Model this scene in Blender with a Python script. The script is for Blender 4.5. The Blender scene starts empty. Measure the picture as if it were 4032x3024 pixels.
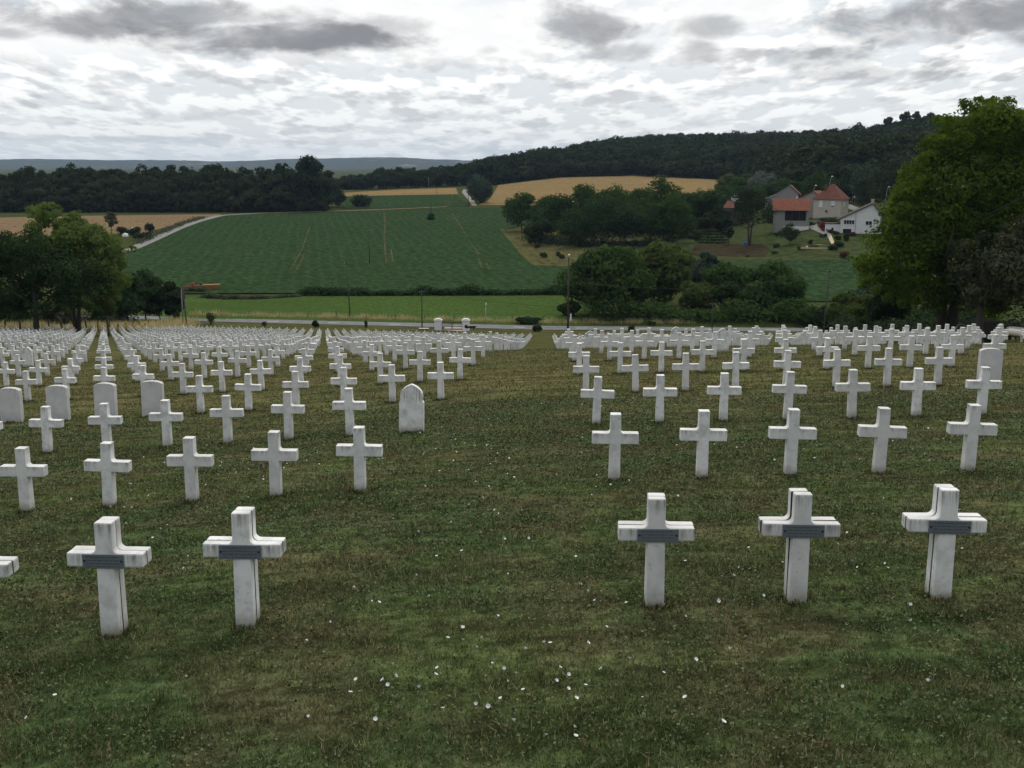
import bpy, bmesh, math, random
import numpy as np
from mathutils import Vector, Matrix
R = math.radians
SC = bpy.context.scene
COL = SC.collection

# ---------------------------------------------------------------- camera
PITCH = R(11.4); FPX = 4300.0; CX, CY = 2016.0, 1512.0
cam = bpy.data.cameras.new("camera")
cam.sensor_width = 36.0
cam.lens = 36.0 * FPX / 4032.0
cam.clip_start = 0.1; cam.clip_end = 30000
camo = bpy.data.objects.new("camera", cam); COL.objects.link(camo)
camo.location = (0, 0, 0); camo.rotation_euler = (math.pi / 2 - PITCH, 0, 0)
SC.camera = camo
SC.view_settings.view_transform = 'Standard'; SC.view_settings.look = 'None'
SC.view_settings.exposure = 0.0; SC.view_settings.gamma = 1.0
SC.cycles.max_bounces = 6; SC.cycles.diffuse_bounces = 3; SC.cycles.transmission_bounces = 3
SC.cycles.volume_bounces = 0; SC.cycles.transparent_max_bounces = 8

# ---------------------------------------------------------------- node helpers
class NT:
    def __init__(s, tree): s.t = tree; s.n = tree.nodes; s.l = tree.links
    def put(s, sock, v):
        if v is None: return
        if hasattr(v, 'node'): s.l.new(v, sock)
        elif hasattr(sock, 'default_value'):
            if isinstance(v, (tuple, list)) and len(v) == 3 and sock.type == 'RGBA': v = (*v, 1)
            sock.default_value = v
    def math(s, op, a, b=None, c=None, clamp=False):
        n = s.n.new('ShaderNodeMath'); n.operation = op; n.use_clamp = clamp
        for i, v in enumerate((a, b, c)): s.put(n.inputs[i], v)
        return n.outputs[0]
    def mix(s, f, a, b):
        n = s.n.new('ShaderNodeMix'); n.data_type = 'RGBA'; n.clamp_factor = True
        s.put(n.inputs[0], f); s.put(n.inputs[6], a); s.put(n.inputs[7], b)
        return n.outputs[2]
    def noise(s, vec, scale, detail=4, rough=.55, dist=0.0, out=0):
        n = s.n.new('ShaderNodeTexNoise'); s.put(n.inputs['Vector'], vec)
        n.inputs['Scale'].default_value = scale; n.inputs['Detail'].default_value = detail
        n.inputs['Roughness'].default_value = rough; n.inputs['Distortion'].default_value = dist
        return n.outputs[out]
    def ramp(s, v, lo, hi, a=0.0, b=1.0):
        n = s.n.new('ShaderNodeMapRange'); n.interpolation_type = 'SMOOTHSTEP'; n.clamp = True
        s.put(n.inputs[0], v)
        for i, q in enumerate((lo, hi, a, b)): s.put(n.inputs[i + 1], q)
        return n.outputs[0]
    def xyz(s, v):
        n = s.n.new('ShaderNodeSeparateXYZ'); s.put(n.inputs[0], v); return n.outputs
    def comb(s, x, y, z=0.0):
        n = s.n.new('ShaderNodeCombineXYZ')
        for i, v in enumerate((x, y, z)): s.put(n.inputs[i], v)
        return n.outputs[0]
    def vscale(s, v, sc):
        n = s.n.new('ShaderNodeMapping'); s.put(n.inputs[0], v); n.inputs['Scale'].default_value = sc
        return n.outputs[0]
    def geo(s, name='Position'): return s.n.new('ShaderNodeNewGeometry').outputs[name]
    def obj(s): return s.n.new('ShaderNodeTexCoord').outputs['Object']
    def rnd(s): return s.n.new('ShaderNodeObjectInfo').outputs['Random']

# ---------------------------------------------------------------- sky and sun
SUN_EL, SUN_AZ = R(52), R(8)           # azimuth measured from +Y towards +X
world = bpy.data.worlds.new("World"); SC.world = world; world.use_nodes = True
w = NT(world.node_tree); w.n.clear()
d = w.n.new('ShaderNodeTexCoord').outputs['Generated']
x, y, z = w.xyz(d)
az = w.math('ARCTAN2', x, y)
def n2(vec, sc, det, rough=.55, dist=0.0):
    n = w.n.new('ShaderNodeTexNoise'); n.noise_dimensions = '2D'; w.put(n.inputs['Vector'], vec)
    n.inputs['Scale'].default_value = sc; n.inputs['Detail'].default_value = det; n.inputs['Roughness'].default_value = rough; n.inputs['Distortion'].default_value = dist
    return n.outputs[0]
hx = w.math('DIVIDE', az, w.math('ADD', w.math('MAXIMUM', z, 0.0), .22))
def layer(dz, k):                       # cumulus deck: features shrink and flatten towards the skyline
    zz = w.math('ADD', w.math('MAXIMUM', w.math('ADD', z, dz), 0.0), .05)
    return w.comb(hx, w.math('MULTIPLY', w.math('LOGARITHM', zz, math.e), k))
puff = w.n.new('ShaderNodeTexVoronoi'); puff.voronoi_dimensions = '2D'; w.put(puff.inputs['Vector'], layer(0, 1.05)); puff.inputs['Scale'].default_value = 17
pf_ = w.math('MULTIPLY', puff.outputs['Distance'], .16)
fine = w.math('SUBTRACT', n2(layer(0, 1.05), 24.0, 4, .6), .5)
def cl(dz, det=4): return w.math('ADD', n2(layer(dz, 1.05), 7.0, det, .5), w.math('SUBTRACT', w.math('MULTIPLY', fine, .20), pf_))
nb, nt_ = cl(0), cl(-.0075)
grey_m = w.ramp(nb, .42, .63)           # shaded undersides
white_m = w.ramp(nt_, .33, .49)         # sunlit heads standing above them
big = n2(layer(0, 1.2), .75, 3, .5)
u = w.math('DIVIDE', x, w.math('MAXIMUM', y, .05)); v = w.math('DIVIDE', z, w.math('MAXIMUM', y, .05))
uv = w.comb(u, w.math('MULTIPLY', v, 2.2))
ed = w.math('SUBTRACT', n2(uv, 11.0, 6, .58, .25), .5)
dark = None
for (u0, v0, ru, rv, st) in [(-.225, .110, .135, .016, 1.0), (-.36, .121, .10, .016, .85), (-.445, .112, .035, .008, .7), (-.27, .126, .10, .012, .8), (-.12, .117, .05, .011, .5), (.42, .125, .15, .016, .9), (.475, .108, .07, .011, .85), (.36, .110, .05, .009, .5),
                             (.068, .118, .042, .014, .75), (.178, .119, .028, .010, .62), (.27, .090, .050, .010, .45), (.32, .077, .08, .008, .42), (.10, .095, .026, .009, .5), (.165, .095, .018, .010, .5), (-.02, .098, .014, .006, .4)]:
    du = w.math('DIVIDE', w.math('SUBTRACT', u, u0), ru); dv = w.math('DIVIDE', w.math('SUBTRACT', v, v0), rv)
    r2 = w.math('SQRT', w.math('ADD', w.math('MULTIPLY', du, du), w.math('MULTIPLY', dv, dv)))
    m = w.math('MULTIPLY', w.ramp(w.math('ADD', r2, w.math('MULTIPLY', ed, 2.3)), 1.3, .4), st)
    dark = m if dark is None else w.math('MAXIMUM', dark, m)
dark = w.math('MULTIPLY', dark, w.ramp(y, .05, .2))
sky = w.n.new('ShaderNodeTexSky'); sky.sky_type = 'NISHITA'; sky.sun_disc = False
sky.sun_elevation = SUN_EL; sky.sun_rotation = SUN_AZ; sky.altitude = 100; sky.dust_density = 2.0
clear = w.mix(.93, sky.outputs[0], w.mix(w.ramp(z, .02, .12), (7.8, 8.15, 8.35, 1), (8.2, 8.7, 9.1, 1)))           # thin veil over the blue
white = w.mix(w.ramp(z, .005, .09), (9.2, 9.35, 9.3, 1), (11.2, 11.2, 11.0, 1))
grey = w.mix(w.ramp(z, .0, .10), (6.1, 6.4, 6.7, 1), (4.7, 4.8, 4.98, 1))
c1 = w.mix(white_m, clear, white)
veil = w.math('MULTIPLY', w.ramp(w.math('ADD', big, w.math('MULTIPLY', ed, .4)), .40, .56), w.ramp(v, .075, .105, 0, .85))
c1 = w.mix(w.math('MULTIPLY', grey_m, w.math('ADD', w.math('MULTIPLY', w.ramp(big, .62, .38), .30), .55)), c1, grey)
c1 = w.mix(veil, c1, (10.4, 10.4, 10.3, 1))                       # bright overcast patches higher up
c2 = w.mix(dark, c1, w.mix(w.ramp(ed, -.2, .25), (2.7, 2.75, 2.92, 1), (4.6, 4.62, 4.75, 1)))
c3 = w.mix(w.ramp(v, .010, .0), c2, (7.5, 7.85, 8.0, 1))          # the veil thickens at the skyline
# brightest round the hidden sun, dimmer and bluer on the far side of the sky
sdir = w.n.new('ShaderNodeVectorMath'); sdir.operation = 'DOT_PRODUCT'; w.l.new(d, sdir.inputs[0]); sdir.inputs[1].default_value = (math.cos(SUN_EL) * math.sin(SUN_AZ), math.cos(SUN_EL) * math.cos(SUN_AZ), math.sin(SUN_EL))
c3 = w.mix(w.ramp(sdir.outputs['Value'], .25, -.45), c3, (2.6, 3.2, 4.0, 1))
bg = w.n.new('ShaderNodeBackground'); w.put(bg.inputs[0], c3); bg.inputs[1].default_value = 0.1
wo = w.n.new('ShaderNodeOutputWorld'); w.l.new(bg.outputs[0], wo.inputs[0])
sl = bpy.data.lights.new("sun", 'SUN'); sl.energy = 1.5; sl.angle = R(11); sl.color = (1.0, .95, .87)
so = bpy.data.objects.new("sun", sl); COL.objects.link(so)
sd = Vector((math.cos(SUN_EL) * math.sin(SUN_AZ), math.cos(SUN_EL) * math.cos(SUN_AZ), math.sin(SUN_EL)))
so.rotation_euler = (-sd).to_track_quat('-Z', 'Y').to_euler(); so.location = sd * 60

# ---------------------------------------------------------------- materials
def material(name, fn, rough=.8, spec=.25):
    m = bpy.data.materials.new(name); m.use_nodes = True
    nt = NT(m.node_tree); b = nt.n['Principled BSDF']
    b.inputs['Roughness'].default_value = rough
    b.inputs['Specular IOR Level'].default_value = spec
    fn(nt, b)
    return m
def bump(nt, b, h, strength, dist):
    n = nt.n.new('ShaderNodeBump'); n.inputs['Strength'].default_value = strength; n.inputs['Distance'].default_value = dist
    nt.put(n.inputs['Height'], h); nt.l.new(n.outputs[0], b.inputs['Normal'])
def plain(name, c, var=.15, scale=3.0, rough=.8, metal=0.0, bmp=0.0, spec=.25):
    def f(nt, b):
        q = nt.noise(nt.obj(), scale, 5, .6)
        nt.put(b.inputs['Base Color'], nt.mix(q, [k * (1 - var) for k in c], [min(1, k * (1 + var)) for k in c]))
        b.inputs['Metallic'].default_value = metal
        if bmp: bump(nt, b, nt.noise(nt.obj(), scale * 6, 4, .6), .5, bmp)
    return material(name, f, rough, spec)
def leafmat(name, a, b_, trans=.35, nscale=.5):
    def f(nt, b):
        r = nt.geo('Random Per Island'); q = nt.noise(nt.geo(), nscale, 2, .5)
        c = nt.mix(nt.math('ADD', nt.math('MULTIPLY', r, .55), nt.math('MULTIPLY', nt.ramp(q, .35, .65), .45)), a, b_)
        nt.put(b.inputs['Base Color'], c)
        t = nt.n.new('ShaderNodeBsdfTranslucent')
        h = nt.n.new('ShaderNodeHueSaturation'); nt.put(h.inputs['Color'], c); h.inputs['Value'].default_value = 1.25; h.inputs['Saturation'].default_value = 1.15
        nt.l.new(h.outputs[0], t.inputs[0])
        s = nt.n.new('ShaderNodeMixShader'); s.inputs[0].default_value = trans
        nt.l.new(b.outputs[0], s.inputs[1]); nt.l.new(t.outputs[0], s.inputs[2])
        nt.l.new(s.outputs[0], nt.n['Material Output'].inputs[0])
    return material(name, f, .75, .03)
def lawn_colour(nt):
    p = nt.geo()
    wv = nt.vscale(p, (1, 1, .3))
    a = nt.ramp(nt.noise(wv, .75, 4, .62, .3), .40, .66)            # brown worn patches
    b = nt.ramp(nt.noise(wv, .22, 3, .55), .38, .62)               # green and olive drifts
    yy = nt.xyz(p)[1]
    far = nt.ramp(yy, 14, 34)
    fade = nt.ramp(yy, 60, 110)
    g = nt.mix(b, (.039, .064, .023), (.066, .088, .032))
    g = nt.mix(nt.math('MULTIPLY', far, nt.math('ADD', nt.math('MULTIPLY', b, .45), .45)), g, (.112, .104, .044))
    br = nt.mix(nt.noise(wv, 6, 3, .6), (.068, .055, .031), (.108, .088, .048))
    c = nt.mix(nt.math('MULTIPLY', a, .65), g, br)
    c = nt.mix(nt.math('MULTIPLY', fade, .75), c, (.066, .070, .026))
    band = nt.ramp(nt.noise(nt.vscale(p, (.22, 1.7, .2)), 1.0, 3, .6, .5), .36, .64, .78, 1.42)
    k = nt.math('MULTIPLY', nt.ramp(nt.noise(p, 5.5, 4, .7, .4), .34, .66, .55, 1.48), band)
    h = nt.n.new('ShaderNodeHueSaturation'); nt.put(h.inputs['Color'], c); nt.put(h.inputs['Value'], k); return h.outputs[0]
def f_ground(nt, b):
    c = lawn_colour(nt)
    q = nt.noise(nt.geo(), 14, 5, .7)
    yy = nt.xyz(nt.geo())[1]
    rough_grass = nt.mix(nt.noise(nt.geo(), .05, 4, .6), (.042, .060, .020), (.075, .078, .030))
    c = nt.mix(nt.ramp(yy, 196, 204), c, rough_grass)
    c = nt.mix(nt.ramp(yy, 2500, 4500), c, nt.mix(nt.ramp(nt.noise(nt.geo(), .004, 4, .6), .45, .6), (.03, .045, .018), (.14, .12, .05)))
    nt.put(b.inputs['Base Color'], nt.mix(nt.ramp(q, .3, .7), nt.mix(.35, c, (.012, .012, .006)), c))
    bump(nt, b, q, .7, .03)
M = {}
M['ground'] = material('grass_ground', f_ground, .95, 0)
def f_blade(nt, b):
    r = nt.geo('Random Per Island'); c = lawn_colour(nt)
    c = nt.mix(nt.ramp(r, .80, .98), nt.mix(nt.ramp(r, .1, .8, 0, .8), nt.mix(.35, c, (.012, .02, .006)), nt.mix(.55, c, (.15, .175, .06))), (.34, .29, .17))
    nt.put(b.inputs['Base Color'], c)
    t = nt.n.new('ShaderNodeBsdfTranslucent'); nt.l.new(c, t.inputs[0])
    s = nt.n.new('ShaderNodeMixShader'); s.inputs[0].default_value = .3
    nt.l.new(b.outputs[0], s.inputs[1]); nt.l.new(t.outputs[0], s.inputs[2])
    nt.l.new(s.outputs[0], nt.n['Material Output'].inputs[0])
M['blade'] = material('grass_blade', f_blade, .7, .06)
def f_clover(nt, b):
    r = nt.geo('Random Per Island'); q = nt.noise(nt.geo(), 1.6, 3, .6)
    c = nt.mix(nt.math('POWER', r, 1.6), (.016, .032, .010), (.125, .165, .075))
    c = nt.mix(nt.ramp(q, .46, .66, 0, .85), c, nt.mix(r, (.040, .030, .014), (.16, .125, .065)))
    nt.put(b.inputs['Base Color'], c)
M['clover'] = material('clover_leaf', f_clover, .7, .08)
M['strawgrass'] = leafmat('dry_tall_grass', (.28, .24, .12), (.52, .45, .25), .35, .4)
M['greengrass'] = leafmat('tall_green_grass', (.045, .070, .022), (.10, .12, .045), .35, .4)
def f_stone(nt, b):
    o = nt.obj(); rn = nt.rnd()
    ov = nt.n.new('ShaderNodeVectorMath'); ov.operation = 'ADD'; nt.l.new(o, ov.inputs[0]); nt.l.new(nt.comb(nt.math('MULTIPLY', rn, 37), nt.math('MULTIPLY', rn, 11), 0), ov.inputs[1])
    ov = ov.outputs[0]
    px_, py_, pz = nt.xyz(o)
    tint = nt.mix(nt.math('MULTIPLY', rn, 1.0), (.64, .635, .62), (.80, .80, .79))
    c = nt.mix(nt.ramp(nt.noise(ov, 5, 5, .65), .38, .72), tint, (.52, .52, .505))
    c = nt.mix(nt.math('MULTIPLY', nt.ramp(nt.noise(ov, 16, 5, .7), .60, .72), .6), c, (.30, .295, .25))
    # weather streaks under the ledges of top and arms
    ax = nt.math('ABSOLUTE', px_)
    arm = nt.math('MULTIPLY', nt.ramp(ax, .075, .10), nt.ramp(pz, .60, .725))
    top = nt.ramp(pz, .84, .985)
    st = nt.math('MAXIMUM', arm, nt.math('MULTIPLY', top, .9))
    sn = nt.math('MULTIPLY', nt.ramp(nt.noise(nt.vscale(ov, (26, 5, 2.2)), 1.0, 4, .7), .40, .70), nt.ramp(nt.xyz(nt.geo('Normal'))[2], .45, .15))
    c = nt.mix(nt.math('MULTIPLY', nt.math('MULTIPLY', st, sn), .9), c, (.17, .16, .14))
    # splashed soil and algae at the foot
    ft = nt.math('MULTIPLY', nt.ramp(nt.math('ADD', pz, nt.math('MULTIPLY', nt.noise(ov, 9, 4, .7), .22)), .30, .10), .85)
    c = nt.mix(ft, c, (.24, .22, .15))
    pit = nt.ramp(nt.noise(ov, 90, 2, .5), .70, .76)
    c = nt.mix(nt.math('MULTIPLY', pit, .5), c, (.35, .34, .32))
    nt.put(b.inputs['Base Color'], c)
    bump(nt, b, nt.noise(ov, 70, 4, .7), .35, .004)
M['cross'] = material('white_concrete', f_stone, .85, .2)
def f_slab(nt, b):
    o = nt.obj(); rn = nt.rnd(); pz = nt.xyz(o)[2]
    ov = nt.n.new('ShaderNodeVectorMath'); ov.operation = 'ADD'; nt.l.new(o, ov.inputs[0]); nt.l.new(nt.comb(nt.math('MULTIPLY', rn, 31), 0, 0), ov.inputs[1]); ov = ov.outputs[0]
    c = nt.mix(nt.ramp(nt.noise(ov, 4, 5, .65), .3, .7), (.63, .62, .62), (.53, .53, .53))
    c = nt.mix(nt.math('MULTIPLY', nt.ramp(nt.noise(ov, 120, 2, .5), .55, .7), .35), c, (.34, .34, .34))
    st = nt.math('MULTIPLY', nt.ramp(pz, .68, .93), nt.ramp(nt.noise(nt.vscale(ov, (14, 3, 1.5)), 1, 4, .7), .5, .75))
    c = nt.mix(nt.math('MULTIPLY', st, .7), c, (.22, .21, .19))
    lo = nt.ramp(nt.math('ADD', pz, nt.math('MULTIPLY', nt.noise(ov, 5, 4, .7), .5)), .60, .25)
    c = nt.mix(nt.math('MULTIPLY', lo, .35), c, (.33, .31, .27))
    nt.put(b.inputs['Base Color'], c); bump(nt, b, nt.noise(ov, 60, 4, .7), .3, .004)
M['joint'] = plain('joint_shade', (.035, .033, .028), .4, 8, .95)
M['slab'] = material('pale_grey_stone', f_slab, .85, .2)
def f_plaque(nt, b):
    o = nt.obj(); px_, py_, pz = nt.xyz(o)
    rn = nt.rnd()
    lines = nt.math('FRACT', nt.math('MULTIPLY', nt.math('ADD', pz, .004), 36.0))
    row = nt.math('MULTIPLY', nt.ramp(lines, .25, .32), nt.ramp(lines, .78, .70))
    let = nt.ramp(nt.noise(nt.comb(nt.math('ADD', nt.math('MULTIPLY', px_, 95), nt.math('MULTIPLY', rn, 50)), nt.math('FLOOR', nt.math('MULTIPLY', nt.math('ADD', pz, .004), 36.0)), 0), 1, 2, .5), .45, .52)
    ins = nt.math('MULTIPLY', nt.ramp(nt.math('ABSOLUTE', px_), .148, .140), nt.ramp(nt.math('ABSOLUTE', pz), .048, .044))
    t = nt.math('MULTIPLY', nt.math('MULTIPLY', row, let), ins)
    c = nt.mix(nt.noise(o, 12, 4, .6), (.105, .125, .145), (.17, .19, .21))
    nt.put(b.inputs['Base Color'], nt.mix(nt.math('MULTIPLY', t, .8), c, (.05, .06, .07)))
    b.inputs['Metallic'].default_value = .2
    bump(nt, b, t, .4, .002)
M['plaque'] = material('dull_zinc_plate', f_plaque, .5, .4)
M['screw'] = plain('dark_screw', (.03, .03, .035), .1, 5, .5, .6)
M['petal'] = plain('white_petal', (.82, .80, .80), .06, 20, .6)
def f_asph(nt, b):
    q = nt.noise(nt.geo(), .6, 5, .65)
    c = nt.mix(nt.ramp(q, .35, .65), (.125, .125, .130), (.165, .163, .165))
    c = nt.mix(nt.math('MULTIPLY', nt.ramp(nt.noise(nt.vscale(nt.geo(), (.05, 1.2, 1)), 1, 3, .5), .5, .62), .45), c, (.085, .085, .09))
    nt.put(b.inputs['Base Color'], c); bump(nt, b, nt.noise(nt.geo(), 20, 3, .6), .4, .01)
M['asphalt'] = material('worn_asphalt', f_asph, .9, .2)
M['paint'] = plain('road_paint', (.72, .72, .70), .12, 6)
def field(name, a, b_, sc, bm=.25, row=None, spot=0.0):
    def f(nt, b):
        p = nt.geo()
        q = nt.noise(p, sc, 4, .7); l = nt.noise(p, .03, 4, .6)
        c = nt.mix(nt.ramp(q, .3, .7), a, b_)
        c = nt.mix(nt.math('MULTIPLY', nt.ramp(l, .35, .7), .4), c, [k * .62 for k in b_])
        vo = nt.n.new('ShaderNodeTexVoronoi'); nt.put(vo.inputs['Vector'], p); vo.inputs['Scale'].default_value = sc * .9
        c = nt.mix(nt.math('MULTIPLY', nt.ramp(vo.outputs['Distance'], .35, .75), .45), c, [k * .35 for k in a])
        if row:
            px_, py_, pz = nt.xyz(p)
            s_ = nt.math('SINE', nt.math('ADD', nt.math('MULTIPLY', px_, row[0]), nt.math('ADD', nt.math('MULTIPLY', py_, row[1]), nt.math('MULTIPLY', nt.noise(p, .05, 2), 6.0))))
            c = nt.mix(nt.math('MULTIPLY', nt.ramp(s_, .2, .95), .12), c, [min(1, k * 1.3) for k in b_])
        if spot:
            n = nt.n.new('ShaderNodeTexVoronoi'); nt.put(n.inputs['Vector'], p); n.inputs['Scale'].default_value = .55
            c = nt.mix(nt.math('MULTIPLY', nt.ramp(n.outputs['Distance'], .16, .08), spot), c, (.16, .25, .12))
        nt.put(b.inputs['Base Color'], c); bump(nt, b, q, .8, bm)
    return material(name, f, .95, 0)
M['beet'] = field('beet_leaves', (.021, .041, .018), (.043, .076, .031), .7, .4, (1.9, .35), .25)
M['meadow'] = field('meadow_grass', (.048, .086, .022), (.074, .118, .030), 1.5, .15)
M['stubble'] = field('golden_stubble', (.215, .150, .068), (.265, .188, .090), .8, .15, (.05, .30))
M['stubble_tan'] = field('tan_stubble', (.175, .122, .070), (.225, .158, .093), .8, .15, (.02, .5))
M['turned'] = field('turned_soil', (.040, .034, .020), (.062, .050, .030), 1.0, .2)
M['lawn'] = field('garden_lawn', (.042, .058, .022), (.066, .080, .032), .5, .08)
M['scrubgrass'] = field('rough_dry_grass', (.070, .075, .028), (.13, .115, .05), .6, .2)
M['dirt'] = field('dry_earth', (.20, .15, .09), (.30, .23, .14), 1.2, .1)
M['tram'] = field('bare_strip', (.046, .060, .027), (.125, .105, .060), .35, .1)
M['gravel'] = plain('pale_gravel', (.185, .18, .172), .15, .5, .95)
M['verge'] = field('verge_grass', (.040, .062, .020), (.065, .085, .028), 1.2, .15)
M['bark'] = plain('bark', (.055, .047, .038), .4, 4, .95, 0, .03)
M['bark_pale'] = plain('pale_bark', (.16, .15, .13), .4, 4, .95, 0, .03)
M['oldwood'] = plain('grey_weathered_wood', (.06, .052, .042), .4, 5, .95, 0, .01)
M['pole'] = plain('tarred_pole', (.060, .055, .05), .35, 2, .9)
M['polecon'] = plain('concrete_pole', (.20, .195, .185), .2, 2, .9)
M['iron'] = plain('black_iron', (.018, .018, .02), .2, 8, .5, .3)
M['metal'] = plain('galvanised_metal', (.33, .34, .35), .2, 6, .5, .6)
M['whitepaint'] = plain('white_render', (.70, .70, .70), .07, 2, .85)
M['render'] = plain('pale_render', (.62, .62, .62), .13, .7, .9)
M['render_old'] = plain('old_cream_render', (.42, .39, .33), .22, .55, .9)
M['stonewall'] = plain('grey_rubble_stone', (.25, .245, .235), .3, 2.2, .95, 0, .05)
M['darkwall'] = plain('dark_wet_stone', (.07, .065, .06), .35, 1.5, .95, 0, .05)
M['pinkwall'] = plain('pinkish_render', (.40, .33, .29), .1, 1, .9)
def tiles(name, c):
    def f(nt, b):
        o = nt.obj(); q = nt.noise(o, 1.2, 5, .65)
        wv = nt.n.new('ShaderNodeTexWave'); nt.put(wv.inputs['Vector'], o); wv.bands_direction = 'Z'; wv.inputs['Scale'].default_value = 1.1; wv.inputs['Distortion'].default_value = .6
        cc = nt.mix(nt.ramp(q, .3, .7), [k * .68 for k in c], c)
        nt.put(b.inputs['Base Color'], nt.mix(nt.math('MULTIPLY', wv.outputs['Fac'], .25), cc, [k * .5 for k in c]))
        bump(nt, b, wv.outputs['Fac'], .5, .05)
    return material(name, f, .85, .2)
M['tile_orange'] = tiles('orange_roof_tiles', (.225, .078, .045))
M['tile_red'] = tiles('red_brown_roof_tiles', (.17, .066, .045))
M['tile_brown'] = tiles('brown_roof_tiles', (.075, .048, .042))
M['glass'] = plain('dark_window_glass', (.022, .026, .032), .2, 2, .15, 0, 0, .5)
M['dark'] = plain('dark_opening', (.012, .012, .013), .2, 2, .9)
M['shutter'] = plain('white_shutter', (.62, .64, .68), .05, 3)
M['trim'] = plain('white_frame', (.68, .68, .68), .05, 3, .7)
M['orange'] = plain('orange_yellow_paint', (.20, .105, .028), .35, 1.5, .7)
M['red'] = plain('faded_red_paint', (.30, .055, .04), .35, 2, .7)
M['rubber'] = plain('tyre_rubber', (.02, .02, .02), .2, 6, .9)
M['blue'] = plain('blue_plastic', (.03, .10, .42), .1, 2, .5)
M['plank'] = plain('pale_plank', (.42, .34, .20), .2, 2, .85)
M['stepstone'] = plain('step_stone', (.42, .36, .31), .15, 2, .9)
M['cow'] = plain('cream_white_hide', (.62, .55, .49), .16, 1.6, .9)
M['hoof'] = plain('dark_hoof', (.05, .045, .04), .1, 5, .8)
M['sign'] = plain('white_sign_face', (.55, .60, .66), .05, 3, .6)
M['cable'] = plain('black_cable', (.012, .012, .012), .1, 5, .6)
M['lampglass'] = plain('white_lamp_bowl', (.80, .80, .80), .04, 5, .4)
LEAF = {
 'dark':   leafmat('dark_leaf', (.016, .036, .013), (.042, .072, .024), .28),
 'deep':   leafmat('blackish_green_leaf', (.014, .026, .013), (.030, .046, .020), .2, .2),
 'mid':    leafmat('mid_green_leaf', (.022, .050, .013), (.060, .100, .026), .35),
 'lime':   leafmat('yellow_green_leaf', (.036, .070, .012), (.112, .155, .024), .45),
 'pale':   leafmat('pale_sunlit_leaf', (.062, .104, .026), (.138, .185, .055), .45),
 'olive':  leafmat('olive_leaf', (.040, .066, .018), (.098, .125, .034), .38),
 'greyo':  leafmat('grey_olive_leaf', (.026, .036, .016), (.105, .110, .062), .25),
 'silver': leafmat('silver_leaf', (.075, .095, .075), (.14, .16, .13), .25),
 'red':    leafmat('red_purple_leaf', (.11, .028, .028), (.26, .075, .065), .3),
 'maroon': leafmat('maroon_leaf', (.055, .026, .022), (.11, .05, .04), .25),
 'conif':  leafmat('blue_green_leaf', (.026, .048, .030), (.060, .088, .055), .2),
 'far':    leafmat('woodland_leaf', (.014, .027, .013), (.040, .054, .022), .18, .06),
}

# ---------------------------------------------------------------- mesh helpers
def link(name, me, mat=None, parent=None):
    o = bpy.data.objects.new(name, me); COL.objects.link(o)
    if mat and me is not None and hasattr(me, 'materials'): me.materials.append(mat)
    if parent: o.parent = parent
    return o
def tag(o, label=None, cat=None, group=None, kind=None):
    if label: o['label'] = label
    if cat: o['category'] = cat
    if group: o['group'] = group
    if kind: o['kind'] = kind
    return o
def empty(name, loc, rz=0.0, label=None, cat=None, group=None):
    o = bpy.data.objects.new(name, None); COL.objects.link(o); o.empty_display_size = .3
    o.location = loc; o.rotation_euler = (0, 0, rz)
    return tag(o, label, cat, group)
def np_mesh(name, V, F, smooth=False):
    V = np.asarray(V, np.float32).reshape(-1, 3); F = np.asarray(F, np.int32); k = F.shape[1]
    me = bpy.data.meshes.new(name)
    me.vertices.add(len(V)); me.vertices.foreach_set('co', V.ravel())
    me.loops.add(F.size); me.loops.foreach_set('vertex_index', F.ravel())
    me.polygons.add(len(F)); me.polygons.foreach_set('loop_start', np.arange(0, F.size, k, dtype=np.int32))
    me.polygons.foreach_set('use_smooth', np.full(len(F), smooth))
    me.update(calc_edges=True); return me
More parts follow.
